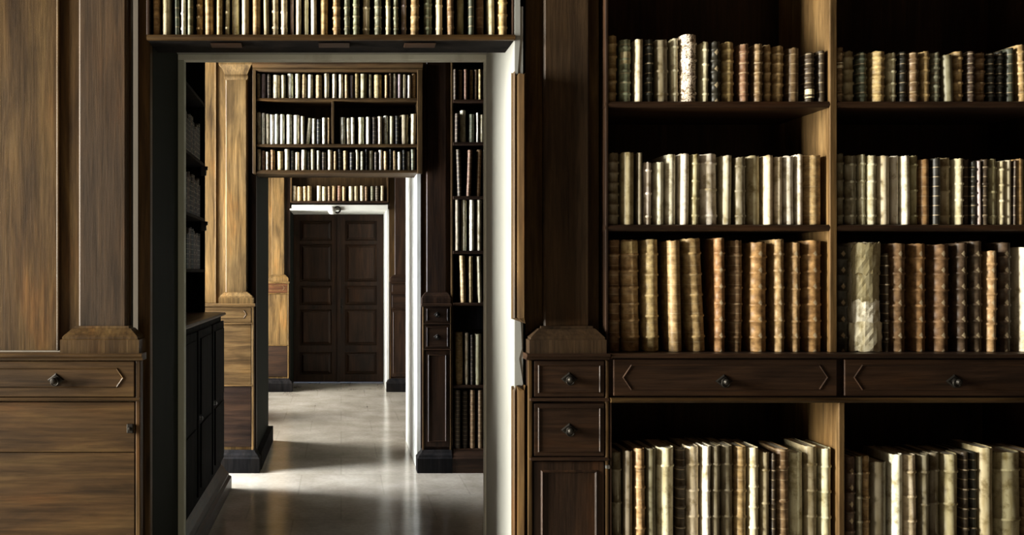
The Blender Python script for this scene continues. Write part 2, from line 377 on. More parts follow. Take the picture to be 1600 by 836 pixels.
# ------------------------------------------------------------------ fittings
KN = 0
def rosette_pull(parent, x, z, y, s=1.0, mat=IRON):
    p = MB()
    k = 0.030 * s
    # lozenge plate
    vs = [p.bm.verts.new(c) for c in ((x - k, y, z), (x, y, z - k * .8), (x + k, y, z), (x, y, z + k * .8))]
    ws = [p.bm.verts.new(c) for c in ((x - k * .8, y - 0.004, z), (x, y - 0.004, z - k * .62), (x + k * .8, y - 0.004, z), (x, y - 0.004, z + k * .62))]
    for i in range(4):
        j = (i + 1) % 4; p.bm.faces.new((vs[i], vs[j], ws[j], ws[i]))
    p.bm.faces.new(ws)
    p.lathe_y(x, z, y - 0.003, [(0.011 * s, 0), (0.012 * s, 0.004), (0.006 * s, 0.008), (0.005 * s, 0.014), (0.010 * s, 0.018), (0.0115 * s, 0.023), (0.007 * s, 0.029), (0.002 * s, 0.030)], 16)
    p.torus((x, y - 0.014, z - 0.006 * s), 0.013 * s, 0.0022 * s)
    return p.build('pull', mat, parent, smooth=False)

def pointed_frame(x0, x1, z0, z1, pt):
    zc = (z0 + z1) / 2
    return [(x0, zc), (x0 + pt, z0), (x1 - pt, z0), (x1, zc), (x1 - pt, z1), (x0 + pt, z1)]

# ------------------------------------------------------------------ pilasters and low cabinets beside the doorways
def pilaster(name, label, xa, xb, ba, bb, D, zb0, zb1, ztop, mat, cap=None, base_mat=None, grp=None, back=0.07):
    t = thing(name, label, 'pilaster', ((xa + xb) / 2, D + 0.03, zb0), grp)
    c = 0.006
    yf, yb = D + 0.02, D + back - 0.001
    pts = [(xa, yb), (xa, yf + c), (xa + c, yf), (xb - c, yf), (xb, yf + c), (xb, yb)]
    MB().prof_z(pts, zb1 - 0.002, ztop).build('shaft', mat, t)
    e0 = xa - ba; rk = (bb - xb) / e0
    h = zb1 - zb0
    lv = [(zb0, e0), (zb0 + h * .50, e0), (zb0 + h * .53, e0 - 0.006), (zb0 + h * .60, e0 - 0.006), (zb0 + h * .66, e0 * .80), (zb0 + h * .90, e0 * .36), (zb0 + h * .92, e0 * .22), (zb1, e0 * .20)]
    MB().loft([(z, max(e, 0.0)) for z, e in lv], xa, xb, yf, yb, rk=rk).build('base', base_mat or mat, t)
    if cap:
        z0, z1 = cap
        h = z1 - z0
        lv = [(z0, 0.004), (z0 + h * .12, 0.012), (z0 + h * .2, 0.012), (z0 + h * .3, 0.006), (z0 + h * .55, 0.022), (z0 + h * .8, 0.042), (z0 + h * .82, 0.049), (z1, 0.049)]
        MB().loft(lv, xa, xb, yf, yb).build('capital', base_mat or mat, t)
    return t

ZL1 = Z(553, 2.99)             # top of the dado ledge, near wall
ZL2 = ZL1 + 0.030
ZL3 = Z(440, D3)

def left_side(D, zl, wood_up, wood_low, wood_low_h, pil_mat, tag_w, ztop, strip_mat, near):
    # boards behind the pilaster
    xo = -1.62 if near else -1.30
    p = thing('wall_panel', {1: 'broad worn walnut panel left of the front doorway, above the left cabinet',
                             2: 'golden walnut panel beside the left pilaster of the second doorway',
                             3: 'pale walnut panel beside the left pilaster of the farthest doorway'}[tag_w], 'wall panel', ((xo + XL) / 2, D + 0.1, zl))
    seam = X(89, 3.10)
    MB().box(xo, seam - 0.004, D + 0.07, D + 0.11, zl, ztop, bev=0.002).build('board', wood_up, p)
    MB().box(seam + 0.004, -0.76, D + 0.07, D + 0.11, zl, ztop, bev=0.002).build('board', wood_up, p)
    MB().box(seam - 0.005, seam + 0.005, D + 0.058, D + 0.075, zl, ztop, bev=0.003).build('batten', wood_up, p)
    pilaster('pilaster', {1: 'plain umber pilaster on a moulded base, left of the front doorway',
                          2: 'golden walnut pilaster with capital, left of the second doorway',
                          3: 'pale worn pilaster left of the farthest doorway'}[tag_w], -0.933, -0.764, -0.983, -0.707, D, zl + 0.0, zl + 0.092, ztop, pil_mat,
             cap=(Z(124, D2), Z(97, D2)) if tag_w == 2 else None, base_mat=wood_up)
    # door casing strip against the reveal
    c = MB(); c.box(-0.735, XL, D + 0.0715, D + 0.115, 0.0, Z(272, D2) if tag_w == 2 else ztop, bev=0.004)
    c = c.build('door_casing', strip_mat)
    props(c, {1: 'narrow brown casing strip down the left edge of the front doorway',
              2: 'narrow casing strip down the left edge of the second doorway',
              3: 'narrow dark casing strip down the left edge of the farthest doorway'}[tag_w], 'door casing')
    # low cabinet
    x0, x1 = (-1.285 if near else -1.285), -0.700
    xe = -0.700
    t = thing('low_cabinet', {1: 'low walnut cabinet with one wide drawer, left of the front doorway',
                              2: 'low golden walnut cabinet left of the second doorway',
                              3: 'small low cabinet with a reddish drawer left of the farthest doorway'}[tag_w], 'cabinet', ((x0 + xe) / 2, D, 0))
    yf = D - 0.045
    b = MB(); b.box(x0, -0.738, yf + 0.018, D + 0.11, 0.15, zl - 0.024, bev=0.002); b.box(-0.738, xe, yf + 0.018, D + 0.004, 0.15, zl - 0.024, bev=0.002); b.build('body', wood_low, t)
    q = zl
    MB().prof_x([(D + 0.012, q), (yf - 0.012, q), (yf - 0.017, q - 0.004), (yf - 0.017, q - 0.009), (yf - 0.010, q - 0.014), (yf - 0.004, q - 0.016), (yf + 0.0, q - 0.024), (D + 0.012, q - 0.024)], x0, xe + 0.010).build('ledge', wood_low_h, t)
    MB().box(xe - 0.016, xe, yf + 0.004, yf + 0.019, 0.17, zl - 0.026, bev=0.003).build('corner_strip', wood_up, t)
    dz1, dz0 = zl - 0.028, zl - 0.152
    dr = MB(); dr.box(x0 + 0.012, xe - 0.019, yf + 0.002, yf + 0.02, dz0, dz1, bev=0.003)
    drawer = dr.build('drawer', REDW if tag_w == 3 else wood_low_h, t)
    MB().ring(pointed_frame(x0 + 0.05, xe - 0.055, dz0 + 0.032, dz1 - 0.022, 0.024), 0.006, yf + 0.002, 0.003).build('moulding', wood_low_h, drawer)
    if near: rosette_pull(drawer, (x0 + xe) / 2, (dz0 + dz1) / 2 - 0.002, yf + 0.002)
    rail = MB().prof_x([(yf + 0.018, dz0 - 0.002), (yf - 0.004, dz0 - 0.002), (yf - 0.009, dz0 - 0.007), (yf - 0.004, dz0 - 0.013), (yf + 0.018, dz0 - 0.013)], x0, xe - 0.0).build('rail', wood_low_h, t)
    top = dz0 - 0.018
    if near:
        split = Z(708, 3.0)
        do = MB(); do.box(x0 + 0.012, xe - 0.019, yf + 0.004, yf + 0.02, split + 0.0015, top, bev=0.002); door = do.build('door', wood_low_h, t)
        MB().box(x0 + 0.012, xe - 0.019, yf + 0.004, yf + 0.02, 0.2, split - 0.0015, bev=0.002).build('panel', wood_low_h, t)
        l = MB(); zz = Z(670, 3.0); l.box(xe - 0.045, xe - 0.022, yf - 0.006, yf + 0.005, zz - 0.016, zz + 0.016, bev=0.003); l.lathe_y(xe - 0.034, zz, yf - 0.005, [(0.007, 0), (0.005, 0.006), (0.001, 0.007)], 12); l.build('latch', IRON, door)
    else:
        split = Z(601, D2) if tag_w == 2 else 0.62
        MB().box(x0 + 0.012, xe - 0.019, yf + 0.004, yf + 0.02, split + 0.008, top, bev=0.003).build('panel', wood_low_h, t)
        MB().box(x0, xe, yf - 0.002, yf + 0.018, split - 0.008, split + 0.006, bev=0.003).build('rail', wood_low_h, t)
        MB().box(x0 + 0.012, xe - 0.019, yf + 0.004, yf + 0.02, 0.2, split - 0.010, bev=0.003).build('panel', DARKW_H, t)
    pl = MB(); pl.loft([(0, 0.05), (0.115, 0.05), (0.125, 0.040), (0.14, 0.034), (0.155, 0.016), (0.175, 0.006)], x0, xe, yf + 0.0, D + 0.07, left=False)
    pl.build('plinth', EBON if not near else DARKW_H, t)
    return t

left_side(D1, ZL1, WALNUT, WALNUT, WALNUT_H, UMBER, 1, CEIL, WALNUT, True)
left_side(D2, ZL2, HONEY, HONEY, HONEY_H, HONEY, 2, 3.6, DARKW, False)
left_side(D3, ZL3, HONEY, HONEY, HONEY, HONEY, 3, 3.6, DARKW, False)

def right_side(D, zl, tag_w, ztop):
    near = tag_w == 1
    p = thing('wall_panel', {1: 'narrow brown board between front doorway and right pilaster',
                             2: 'narrow dark board right of the second doorway',
                             3: 'narrow brown board right of the farthest doorway'}[tag_w], 'wall panel', (0.69, D + 0.06, zl))
    wu = WALNUT if tag_w != 2 else DARKW
    xr = 0.885 if tag_w == 2 else 0.926
    MB().box(XR + 0.032 if not near else X(822, 3.09), xr, D + 0.0505, D + 0.11, zl, ztop, bev=0.003).build('board', WALNUT, p)
    pilaster('pilaster', {1: 'dark walnut pilaster with moulded base between doorway and large bookcase',
                          2: 'dark pilaster right of the second doorway, over two small drawers',
                          3: 'dark pilaster right of the farthest doorway'}[tag_w], *((0.690, 0.850, 0.650, 0.880) if tag_w == 2 else (X(850, 3.07), X(921, 3.07), X(824, 3.04), X(943, 3.04))), D, zl, zl + 0.092, ztop, DARKW if not near else UMBER, back=0.05)
    x0, x1 = X(828, 3.0), (0.884 if tag_w == 2 else X(953, 3.0))
    t = thing('drawer_cabinet', {1: 'narrow dark drawer cabinet with two small drawers right of front doorway',
                                 2: 'narrow dark drawer cabinet right of the second doorway',
                                 3: 'narrow dark cabinet right of the farthest doorway'}[tag_w], 'cabinet', ((x0 + x1) / 2, D, 0))
    yf = D - 0.045
    MB().box(x0, x1, yf + 0.018, D + 0.11, 0.15, zl - 0.022, bev=0.002).build('body', DARKW, t)
    q = zl
    MB().prof_x([(D + 0.012, q), (yf - 0.012, q), (yf - 0.017, q - 0.004), (yf - 0.017, q - 0.009), (yf - 0.008, q - 0.014), (yf + 0.0, q - 0.022), (D + 0.012, q - 0.022)], x0 - 0.012, x1 - 0.001).build('ledge', DARKW_H, t)
    MB().box(x0 - 0.004, x0 + 0.010, yf + 0.002, yf + 0.019, 0.17, zl - 0.024, bev=0.003).build('corner_strip', WALNUT, t)
    MB().box(x1 - 0.012, x1 - 0.001, yf + 0.002, yf + 0.019, 0.17, zl - 0.024, bev=0.003).build('corner_strip', WALNUT, t)
    zs = [(zl - 0.026, Z(621, 3.0) + (zl - ZL1)), (Z(631, 3.0) + (zl - ZL1), Z(714, 3.0) + (zl - ZL1))]
    for za, zb in zs:
        d = MB(); d.box(x0 + 0.016, x1 - 0.016, yf + 0.003, yf + 0.02, zb, za, bev=0.003); dr = d.build('drawer', DARKW_H, t)
        ins = 0.014
        MB().ring([(x0 + 0.016 + ins, zb + ins), (x1 - 0.016 - ins, zb + ins), (x1 - 0.016 - ins, za - ins), (x0 + 0.016 + ins, za - ins)], 0.005, yf + 0.003, 0.003).build('moulding', DARKW_H, dr)
        if tag_w < 3: rosette_pull(dr, (x0 + x1) / 2 - 0.0, (za + zb) / 2, yf + 0.003, 1.0)
        MB().box(x0, x1, yf - 0.006, yf + 0.019, zb - 0.014, zb - 0.003, bev=0.004).build('rail', DARKW_H, t)
    dt = zs[1][1] - 0.018
    d = MB(); d.box(x0 + 0.016, x1 - 0.016, yf + 0.005, yf + 0.02, 0.2, dt, bev=0.003); door = d.build('door', DARKW, t)
    MB().ring([(x0 + 0.04, 0.24), (x1 - 0.04, 0.24), (x1 - 0.04, dt - 0.03), (x0 + 0.04, dt - 0.03)], 0.010, yf + 0.005, 0.005).build('moulding', DARKW, door)
    if near:
        zz = Z(730, 3.0); l = MB(); l.box(x1 - 0.014, x1 + 0.001, yf - 0.006, yf + 0.004, zz - 0.006, zz + 0.006, bev=0.002); l.build('catch', STEEL, door)
    MB().loft([(0, 0.05), (0.115, 0.05), (0.125, 0.040), (0.14, 0.034), (0.155, 0.016), (0.175, 0.006)], x0, x1, yf, D + 0.05, left=not near, right=False).build('plinth', EBON if not near else DARKW_H, t)
right_side(D1, ZL1, 1, CEIL)
right_side(D2, ZL2, 2, 3.6)
right_side(D3, ZL3, 3, 3.6)

# wooden casing at the near edge of the right reveal, broken away in two places
rnd = random.Random(5)
def casing_piece(z0, z1, label):
    m = MB()
    x0, x1 = X(801, 3.05), X(819, 3.05)
    m.prof_z([(x0, 3.075), (x0, 3.05), (x0 + 0.006, 3.040), (x0 + 0.012, 3.046), (x0 + 0.018, 3.028), (x1 - 0.006, 3.022), (x1, 3.030), (x1, 3.075)], z0, z1)
    for v in m.bm.verts:
        if abs(v.co.z - z0) < 1e-5 or (abs(v.co.z - z1) < 1e-5): v.co.z += rnd.uniform(-0.012, 0.012)
    o = m.build('door_casing', WALNUT); props(o, label, 'door casing')
casing_piece(Z(500, 3.05), Z(116, 3.05), 'long upper length of broken wooden casing on the front doorway right edge')
casing_piece(0.0, Z(606, 3.05), 'lower length of broken wooden casing on the front doorway right edge')
# ragged plaster showing where the casing has gone
m = MB()
pts = []
zlist = [4.2, 3.2, Z(60, 3.06), Z(110, 3.06), Z(200, 3.06), Z(490, 3.06), Z(505, 3.06), Z(545, 3.06), Z(560, 3.06), Z(600, 3.06), Z(612, 3.06), 0.0]
wl = [0.018, 0.018, 0.020, 0.012, 0.008, 0.010, 0.022, 0.026, 0.016, 0.030, 0.008, 0.008]
fr = []; 
for z, ww in zip(zlist, wl):
    fr.append([m.bm.verts.new(c) for c in ((XR + 0.0005, 3.058, z), (XR + ww, 3.058, z), (XR + ww, 3.085, z), (XR + 0.0005, 3.085, z))])
for a, b in zip(fr, fr[1:]):
    for i in range(4):
        j = (i + 1) % 4; m.bm.faces.new((a[i], a[j], b[j], b[i]))
m.bm.faces.new(fr[0]); m.bm.faces.new(fr[-1][::-1])
m.build('trim_14', PALE, kind='structure')

# dark skirting inside the reveals of the second doorway
for n, (xa, xb, mat) in enumerate([(XL, XL + 0.045, EBON)]):
    MB().loft([(0, 0.0), (0.125, 0.0), (0.14, 0.0)], xa, xb, 7.0, B2, left=False).build('baseboard_left', mat, kind='structure')

# ------------------------------------------------------------------ bookcases
def shelf(mb_or_parent, x0, x1, y0, y1, ztop, th, mat, parent, name='shelf'):
    return MB().prof_x([(y1, ztop), (y0 + 0.004, ztop), (y0, ztop - 0.003), (y0 - 0.002, ztop - th * .5), (y0, ztop - th + 0.003), (y0 + 0.004, ztop - th), (y1, ztop - th)], x0, x1).build(name, mat, parent)

# 1. the large bookcase of the near wall
CB = D1 + 0.36
bx0, bxm0, bxm1, bx1 = X(946, D1), X(1297, D1), X(1308, D1), X(1663, D1)
case = thing('bookcase', 'large dark walnut bookcase filling the wall right of the front doorway', 'bookcase', ((bx0 + bx1) / 2, D1, 0))
MB().box(bx0 + 0.001, bx1 + 0.02, CB, CB + 0.02, 0.15, 4.0, bev=0).build('back_panel', DARKW, case)
MB().box(bx0 + 0.001, bx0 + 0.011, D1, CB, ZL1, 4.0).build('side_panel', DARKW, case)
MB().box(bx1, bx1 + 0.02, D1, CB, ZL1, 4.0).build('side_panel', DARKW, case)
MB().box(bxm0, bxm1, D1, CB, ZL1, 4.0).build('divider', OAK, case)
Lx0, Lxm0, Lxm1, Lx1 = X(954, 3.0), X(1311, 3.0), X(1320, 3.0), X(1672, 3.0)
MB().box(Lx0, Lx0 + 0.006, 3.008, CB, 0.15, Z(628, 3.0)).build('side_panel', DARKW, case)
MB().box(Lx1, Lx1 + 0.02, 3.0, CB, 0.15, Z(628, 3.0)).build('side_panel', DARKW, case)
MB().box(Lxm0, Lxm1, 3.0, CB, 0.15, Z(628, 3.0)).build('divider', OAK, case)
ZS = {'top': Z(158, D1), 'second': Z(351, D1)}
for k, z in ZS.items():
    shelf(None, bx0, bxm0, D1 + 0.002, CB, z, 0.022, DARKW_H, case); shelf(None, bxm1, bx1, D1 + 0.002, CB, z, 0.022, DARKW_H, case)
shelf(None, bx0, bxm0, D1 + 0.002, CB, 3.05, 0.022, DARKW_H, case); shelf(None, bxm1, bx1, D1 + 0.002, CB, 3.05, 0.022, DARKW_H, case)
shelf(None, Lx0 + 0.001, bx1 + 0.03, 2.992, CB, ZL1, 0.016, DARKW_H, case, 'ledge')
zc0, zc1 = Z(621, 3.0), ZL1 - 0.016
MB().box(Lx0, Lx1, 3.02, CB, zc0 - 0.002, zc1, bev=0).build('drawer_frame', DARKW_H, case)
for a, b in ((Lx0 + 0.012, Lxm0 - 0.004), (Lxm1 + 0.002, Lx1 - 0.008)):
    dr = MB().box(a, b, 3.004, 3.022, zc0 + 0.004, zc1 - 0.004, bev=0.003).build('drawer', DARKW_H, case)
    MB().ring(pointed_frame(a + 0.03, b - 0.03, zc0 + 0.024, zc1 - 0.022, 0.03), 0.006, 3.004, 0.0025).build('moulding', DARKW_H, dr)
    rosette_pull(dr, (a + b) / 2 - 0.005, (zc0 + zc1) / 2 - 0.012, 3.004)
shelf(None, Lx0, Lx1 + 0.02, 2.990, CB, zc0 - 0.002, 0.016, WALNUT_H, case, 'rail')
ZB4 = 0.50
shelf(None, Lx0 + 0.006, Lxm0, 3.002, CB, ZB4, 0.024, DARKW_H, case); shelf(None, Lxm1, Lx1, 3.002, CB, ZB4, 0.024, DARKW_H, case)
MB().box(Lx0, Lx1 + 0.02, 3.01, 3.03, 0.16, ZB4 - 0.026).build('base_panel', DARKW_H, case)
MB().loft([(0, 0.05), (0.115, 0.05), (0.125, 0.040), (0.14, 0.034), (0.155, 0.016), (0.175, 0.006)], Lx0 + 0.002, Lx1 + 0.02, 3.005, CB + 0.02, left=False).build('plinth', DARKW_H, case)

# 2. shelf over the first doorway
ox0, ox1 = XL + 0.004, XR - 0.0
od = thing('overdoor_bookshelf', 'shallow walnut book shelf spanning the top of the front doorway', 'bookshelf', (0, D1, Z(55, D1)))
shelf(None, ox0, ox1, D1 + 0.012, 3.235, Z(54, D1), 0.017, EBON, od)
shelf(None, ox0, ox1, D1 - 0.004, D1 + 0.011, Z(54, D1), 0.019, WALNUT_H, od, 'shelf_edge')
MB().box(ox0, ox1, 3.215, 3.235, Z(54, D1), 3.3, bev=0).build('back_panel', DARKW, od)
MB().box(ox0 - 0.004, ox0 + 0.008, D1 + 0.01, 3.215, Z(54, D1), 3.3).build('side_panel', DARKW, od)
MB().box(ox1 - 0.008, ox1, D1 + 0.01, 3.215, Z(54, D1), 3.3).build('side_panel', DARKW, od)
shelf(None, ox0, ox1, D1, 3.215, 2.86, 0.02, WALNUT_H, od)
for px in (330, 498, 632):       # worn mouldings fixed under the shelf
    xx = X(px, 3.1); lz = Z(54, D1) - 0.0175
    lam = MB(); lam.prof_x([(3.09, lz), (3.075, lz - 0.006), (3.12, lz - 0.011), (3.15, lz)], xx, xx + 0.11); lam.build('moulding', DARKW_H, od)

# 3. cases over the second doorway
t2 = thing('overdoor_bookshelf', 'three-tiered book shelves over the second doorway, with a middle upright', 'bookshelf', (0, D2, Z(270, D2)))
c0, c1 = X(400, D2), X(652, D2)
CB2 = D2 + 0.30
MB().box(-0.7125, c0, D2 - 0.01, CB2, Z(271, D2), Z(105, D2)).build('side_panel', WALNUT, t2)
MB().box(c1, X(660, D2), D2 - 0.01, CB2, Z(271, D2), Z(105, D2)).build('side_panel', WALNUT, t2)
MB().box(c0, c1, CB2, CB2 + 0.02, Z(271, D2), Z(100, D2), bev=0).build('back_panel', WALNUT, t2)
for py in (153, 225, 265.5):
    shelf(None, c0, c1, D2, CB2, Z(py, D2), 0.024, WALNUT_H, t2)
MB().box(X(518, D2), X(522, D2), D2 + 0.004, CB2, Z(225, D2), Z(158, D2)).build('divider', WALNUT, t2)
zc = Z(112, D2)
MB().prof_x([(CB2 + 0.02, zc + 0.0), (D2 - 0.0, zc), (D2 - 0.012, zc + 0.015), (D2 - 0.012, zc + 0.03), (D2 - 0.04, zc + 0.05), (D2 - 0.045, zc + 0.075), (CB2 + 0.02, zc + 0.075)], -0.7125, X(660, D2)).build('cornice', WALNUT_H, t2)

# 4. bookcase right of the second doorway
t4 = thing('bookcase', 'tall dark bookcase right of the second doorway, seen in part behind the white jamb', 'bookcase', (1.4, D2, 0))
q0, q1 = 0.886, 2.0
MB().box(q0, q0 + 0.014, D2 - 0.005, D2 + 0.36, 0.15, 3.5).build('side_panel', WALNUT, t4)
MB().box(q1, q1 + 0.02, D2 - 0.03, D2 + 0.36, 0.15, 3.5).build('side_panel', DARKW, t4)
MB().box(q0, q1, D2 + 0.345, D2 + 0.365, 0.15, 3.5, bev=0).build('back_panel', DARKW, t4)
R2 = {'r1': 156.5, 'r2': 223, 'r3': 307, 'r4': 392, 'r5': 473, 'r6': 601, 'r7': 699.5}
for k, py in R2.items():
    shelf(None, q0 + 0.014, q1, D2 - 0.035, D2 + 0.345, Z(py, D2), 0.024, DARKW_H, t4)
MB().box(q0 + 0.014, q1, D2 - 0.005, D2 + 0.02, Z(515, D2), Z(479, D2)).build('drawer', EBON, t4)
MB().loft([(0, 0.06), (0.115, 0.06), (0.125, 0.050), (0.14, 0.040), (0.155, 0.016), (0.165, 0.006)], q0, q1 + 0.02, D2 - 0.03, D2 + 0.36, left=False).build('plinth', DARKW_H, t4)
MB().box(q0, q1, D2 - 0.03, D2 + 0.3, 3.34, 3.5).build('cornice', DARKW_H, t4)

# 5. shelf over the far doorway
t3 = thing('overdoor_bookshelf', 'single book shelf above the white lintel of the farthest doorway', 'bookshelf', (0, D3, Z(317, D3)))
s0, s1 = X(456, D3), X(605, D3)
shelf(None, s0, s1, D3, D3 + 0.17, Z(314, D3), 0.026, DARKW_H, t3)
MB().box(s0, s1, D3 + 0.15, D3 + 0.17, Z(314, D3), 3.6, bev=0).build('back_panel', WALNUT, t3)
MB().box(s0 - 0.02, s0, D3, D3 + 0.15, Z(316, D3), 3.6).build('side_panel', WALNUT, t3)
MB().box(s1, s1 + 0.02, D3, D3 + 0.15, Z(316, D3), 3.6).build('side_panel', WALNUT, t3)

# 6. bookcase along the left-hand wall of the second room, seen end on through the doorway
t6 = thing('bookcase', 'almost black bookcase along the left wall beyond the front doorway, seen edge on', 'bookcase', (-1.08, 5.1, 0))
ya, yb = 3.75, 6.36
fx = -0.885
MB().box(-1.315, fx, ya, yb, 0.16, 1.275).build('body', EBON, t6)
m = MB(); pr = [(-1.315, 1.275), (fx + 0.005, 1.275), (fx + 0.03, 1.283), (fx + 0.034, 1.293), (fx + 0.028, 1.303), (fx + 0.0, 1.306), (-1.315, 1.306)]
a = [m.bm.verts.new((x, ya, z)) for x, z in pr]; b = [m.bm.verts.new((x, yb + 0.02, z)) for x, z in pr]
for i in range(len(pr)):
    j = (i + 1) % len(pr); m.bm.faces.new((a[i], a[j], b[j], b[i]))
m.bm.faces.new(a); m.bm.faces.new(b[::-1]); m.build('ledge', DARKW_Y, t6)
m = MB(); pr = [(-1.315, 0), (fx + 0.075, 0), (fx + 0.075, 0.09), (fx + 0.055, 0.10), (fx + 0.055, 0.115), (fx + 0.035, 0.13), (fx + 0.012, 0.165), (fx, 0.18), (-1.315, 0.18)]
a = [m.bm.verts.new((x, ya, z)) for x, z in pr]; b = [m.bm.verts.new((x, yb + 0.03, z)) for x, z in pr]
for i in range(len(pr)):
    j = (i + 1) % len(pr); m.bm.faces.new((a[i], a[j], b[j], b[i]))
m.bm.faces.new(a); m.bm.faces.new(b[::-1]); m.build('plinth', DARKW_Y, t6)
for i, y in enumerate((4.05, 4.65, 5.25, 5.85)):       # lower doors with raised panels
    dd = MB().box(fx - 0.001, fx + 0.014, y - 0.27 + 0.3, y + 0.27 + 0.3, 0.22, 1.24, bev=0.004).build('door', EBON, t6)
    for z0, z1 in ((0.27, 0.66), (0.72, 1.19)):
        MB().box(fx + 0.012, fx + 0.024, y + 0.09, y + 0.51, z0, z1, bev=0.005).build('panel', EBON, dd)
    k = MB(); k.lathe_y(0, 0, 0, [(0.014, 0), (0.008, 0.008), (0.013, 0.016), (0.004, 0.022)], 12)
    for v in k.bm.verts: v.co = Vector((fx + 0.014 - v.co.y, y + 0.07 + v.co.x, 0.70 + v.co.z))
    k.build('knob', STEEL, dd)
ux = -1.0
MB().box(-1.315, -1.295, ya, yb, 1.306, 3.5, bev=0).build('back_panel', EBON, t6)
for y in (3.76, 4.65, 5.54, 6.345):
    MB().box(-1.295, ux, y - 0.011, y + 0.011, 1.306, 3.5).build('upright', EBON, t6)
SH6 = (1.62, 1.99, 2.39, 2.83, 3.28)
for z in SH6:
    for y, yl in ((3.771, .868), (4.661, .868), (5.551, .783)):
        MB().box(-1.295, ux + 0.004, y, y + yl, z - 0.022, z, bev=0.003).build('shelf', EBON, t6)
for z in SH6[1:3]:
    k = MB(); k.box(ux - 0.02, ux + 0.02, 6.28, 6.295, z - 0.09, z - 0.022, bev=0.003); k.box(ux - 0.0, ux + 0.03, 6.28, 6.295, z - 0.05, z - 0.022, bev=0.003); k.build('bracket', STEEL, t6)

# ------------------------------------------------------------------ the far double door
door = bpy.data.objects.new('door_1', None); COL.objects.link(door); door.location = (X(530, 12.5), 12.5, 0); door['kind'] = 'structure'
dx0, dxm, dx1 = XL, -0.035, XR
for s, (a, b) in enumerate(((dx0 + 0.002, dxm - 0.002), (dxm + 0.002, dx1 - 0.002))):
    leaf = MB().box(a, b, 12.50, 12.55, 0.01, SOF3 - 0.002, bev=0.004).build('door_leaf', DARKW, door)
    ins = 0.115
    for z0, z1 in ((0.14, 0.42), (0.56, 1.04), (1.14, 1.38), (1.48, 1.98), (2.07, 2.32)):
        p = MB(); x0, x1 = a + ins, b - ins
        o = [(x0, z0), (x1, z0), (x1, z1), (x0, z1)]; k = 0.03
        i_ = [(x0 + k, z0 + k), (x1 - k, z0 + k), (x1 - k, z1 - k), (x0 + k, z1 - k)]
        va = [p.bm.verts.new((x, 12.50, z)) for x, z in o]; vb = [p.bm.verts.new((x, 12.475, z)) for x, z in i_]
        for i in range(4):
            j = (i + 1) % 4; p.bm.faces.new((va[i], va[j], vb[j], vb[i]))
        p.bm.faces.new(vb); p.bm.faces.new(va[::-1])
        p.ring([(x0 - 0.02, z0 - 0.02), (x1 + 0.02, z0 - 0.02), (x1 + 0.02, z1 + 0.02), (x0 - 0.02, z1 + 0.02)], 0.016, 12.50, 0.012)
        p.build('door_panel', DARKW, leaf)
    if s == 1:
        h = MB(); h.box(a + 0.03, a + 0.06, 12.485, 12.50, 1.0, 1.22, bev=0.003); h.lathe_y(a + 0.045, 1.1, 12.486, [(0.008, 0), (0.008, 0.03), (0.02, 0.04), (0.02, 0.055), (0.006, 0.062)], 14)
        h.build('handle', IRON, leaf)
MB().box(dxm - 0.025, dxm + 0.025, 12.478, 12.50, 0.01, SOF3 - 0.002, bev=0.006).build('cover_strip', DARKW, door)
ft = thing('light_fitting', 'small rounded cream fitting with a dark collar on the farthest door lintel', 'light fitting', (X(522, D3), 11.585, Z(329, D3)))
m = MB(); m.lathe_y(X(519, D3), Z(329, D3), 11.586, [(0.05, 0), (0.055, 0.02), (0.05, 0.05), (0.034, 0.075), (0.01, 0.085)], 18); m.build('dome', WHITE, ft, smooth=True)
m = MB(); m.torus((X(527, D3), 11.56, Z(328, D3)), 0.04, 0.012); m.build('collar', IRON, ft, smooth=True)

# ------------------------------------------------------------------ books
COLS = {  # name: (albedo, material, words)
    'w': ((0.86, 0.84, 0.74), 'vellum', 'white vellum'),
    'c': ((0.70, 0.65, 0.49), 'vellum', 'cream vellum'),
    't': ((0.40, 0.285, 0.150), 'leather', 'tan leather'),
    'y': ((0.52, 0.405, 0.215), 'leather', 'golden tan'),
    'b': ((0.20, 0.13, 0.075), 'leather', 'brown leather'),
    'o': ((0.28, 0.16, 0.08), 'leather', 'orange-brown leather'),
    'r': ((0.22, 0.125, 0.085), 'leather', 'reddish brown'),
    'd': ((0.06, 0.045, 0.032), 'leather', 'dark brown'),
    'k': ((0.022, 0.022, 0.018), 'leather', 'blackish'),
    'g': ((0.20, 0.22, 0.165), 'leather', 'grey-green'),
    'h': ((0.065, 0.078, 0.060), 'leather', 'dark green'),
    'l': ((0.36, 0.32, 0.20), 'vellum', 'olive'),
    'e': ((0.19, 0.165, 0.115), 'vellum', 'dull olive brown'),
    'p': ((0.40, 0.33, 0.36), 'vellum', 'mauve-grey'),
    'm': ((0.80, 0.76, 0.62), 'marbled', 'mottled white'),
    'T': ((0.36, 0.255, 0.14), 'tooled', 'tooled tan'),
    'B': ((0.19, 0.115, 0.065), 'tooled', 'tooled brown'),
    'D': ((0.085, 0.058, 0.040), 'tooled', 'tooled dark brown'),
    'K': ((0.03, 0.028, 0.022), 'tooled', 'tooled blackish'),
    'O': ((0.32, 0.19, 0.09), 'tooled', 'tooled orange-brown'),
}
UNITS = ['', 'first', 'second', 'third', 'fourth', 'fifth', 'sixth', 'seventh', 'eighth', 'ninth', 'tenth', 'eleventh', 'twelfth', 'thirteenth',
         'fourteenth', 'fifteenth', 'sixteenth', 'seventeenth', 'eighteenth', 'nineteenth', 'twentieth']
def ordinal(n):
    if n <= 20: return UNITS[n]
    t, u = divmod(n, 10)
    if u == 0: return {3: 'thirtieth', 4: 'fortieth'}[t]
    return {2: 'twenty-', 3: 'thirty-', 4: 'forty-'}[t] + UNITS[u]

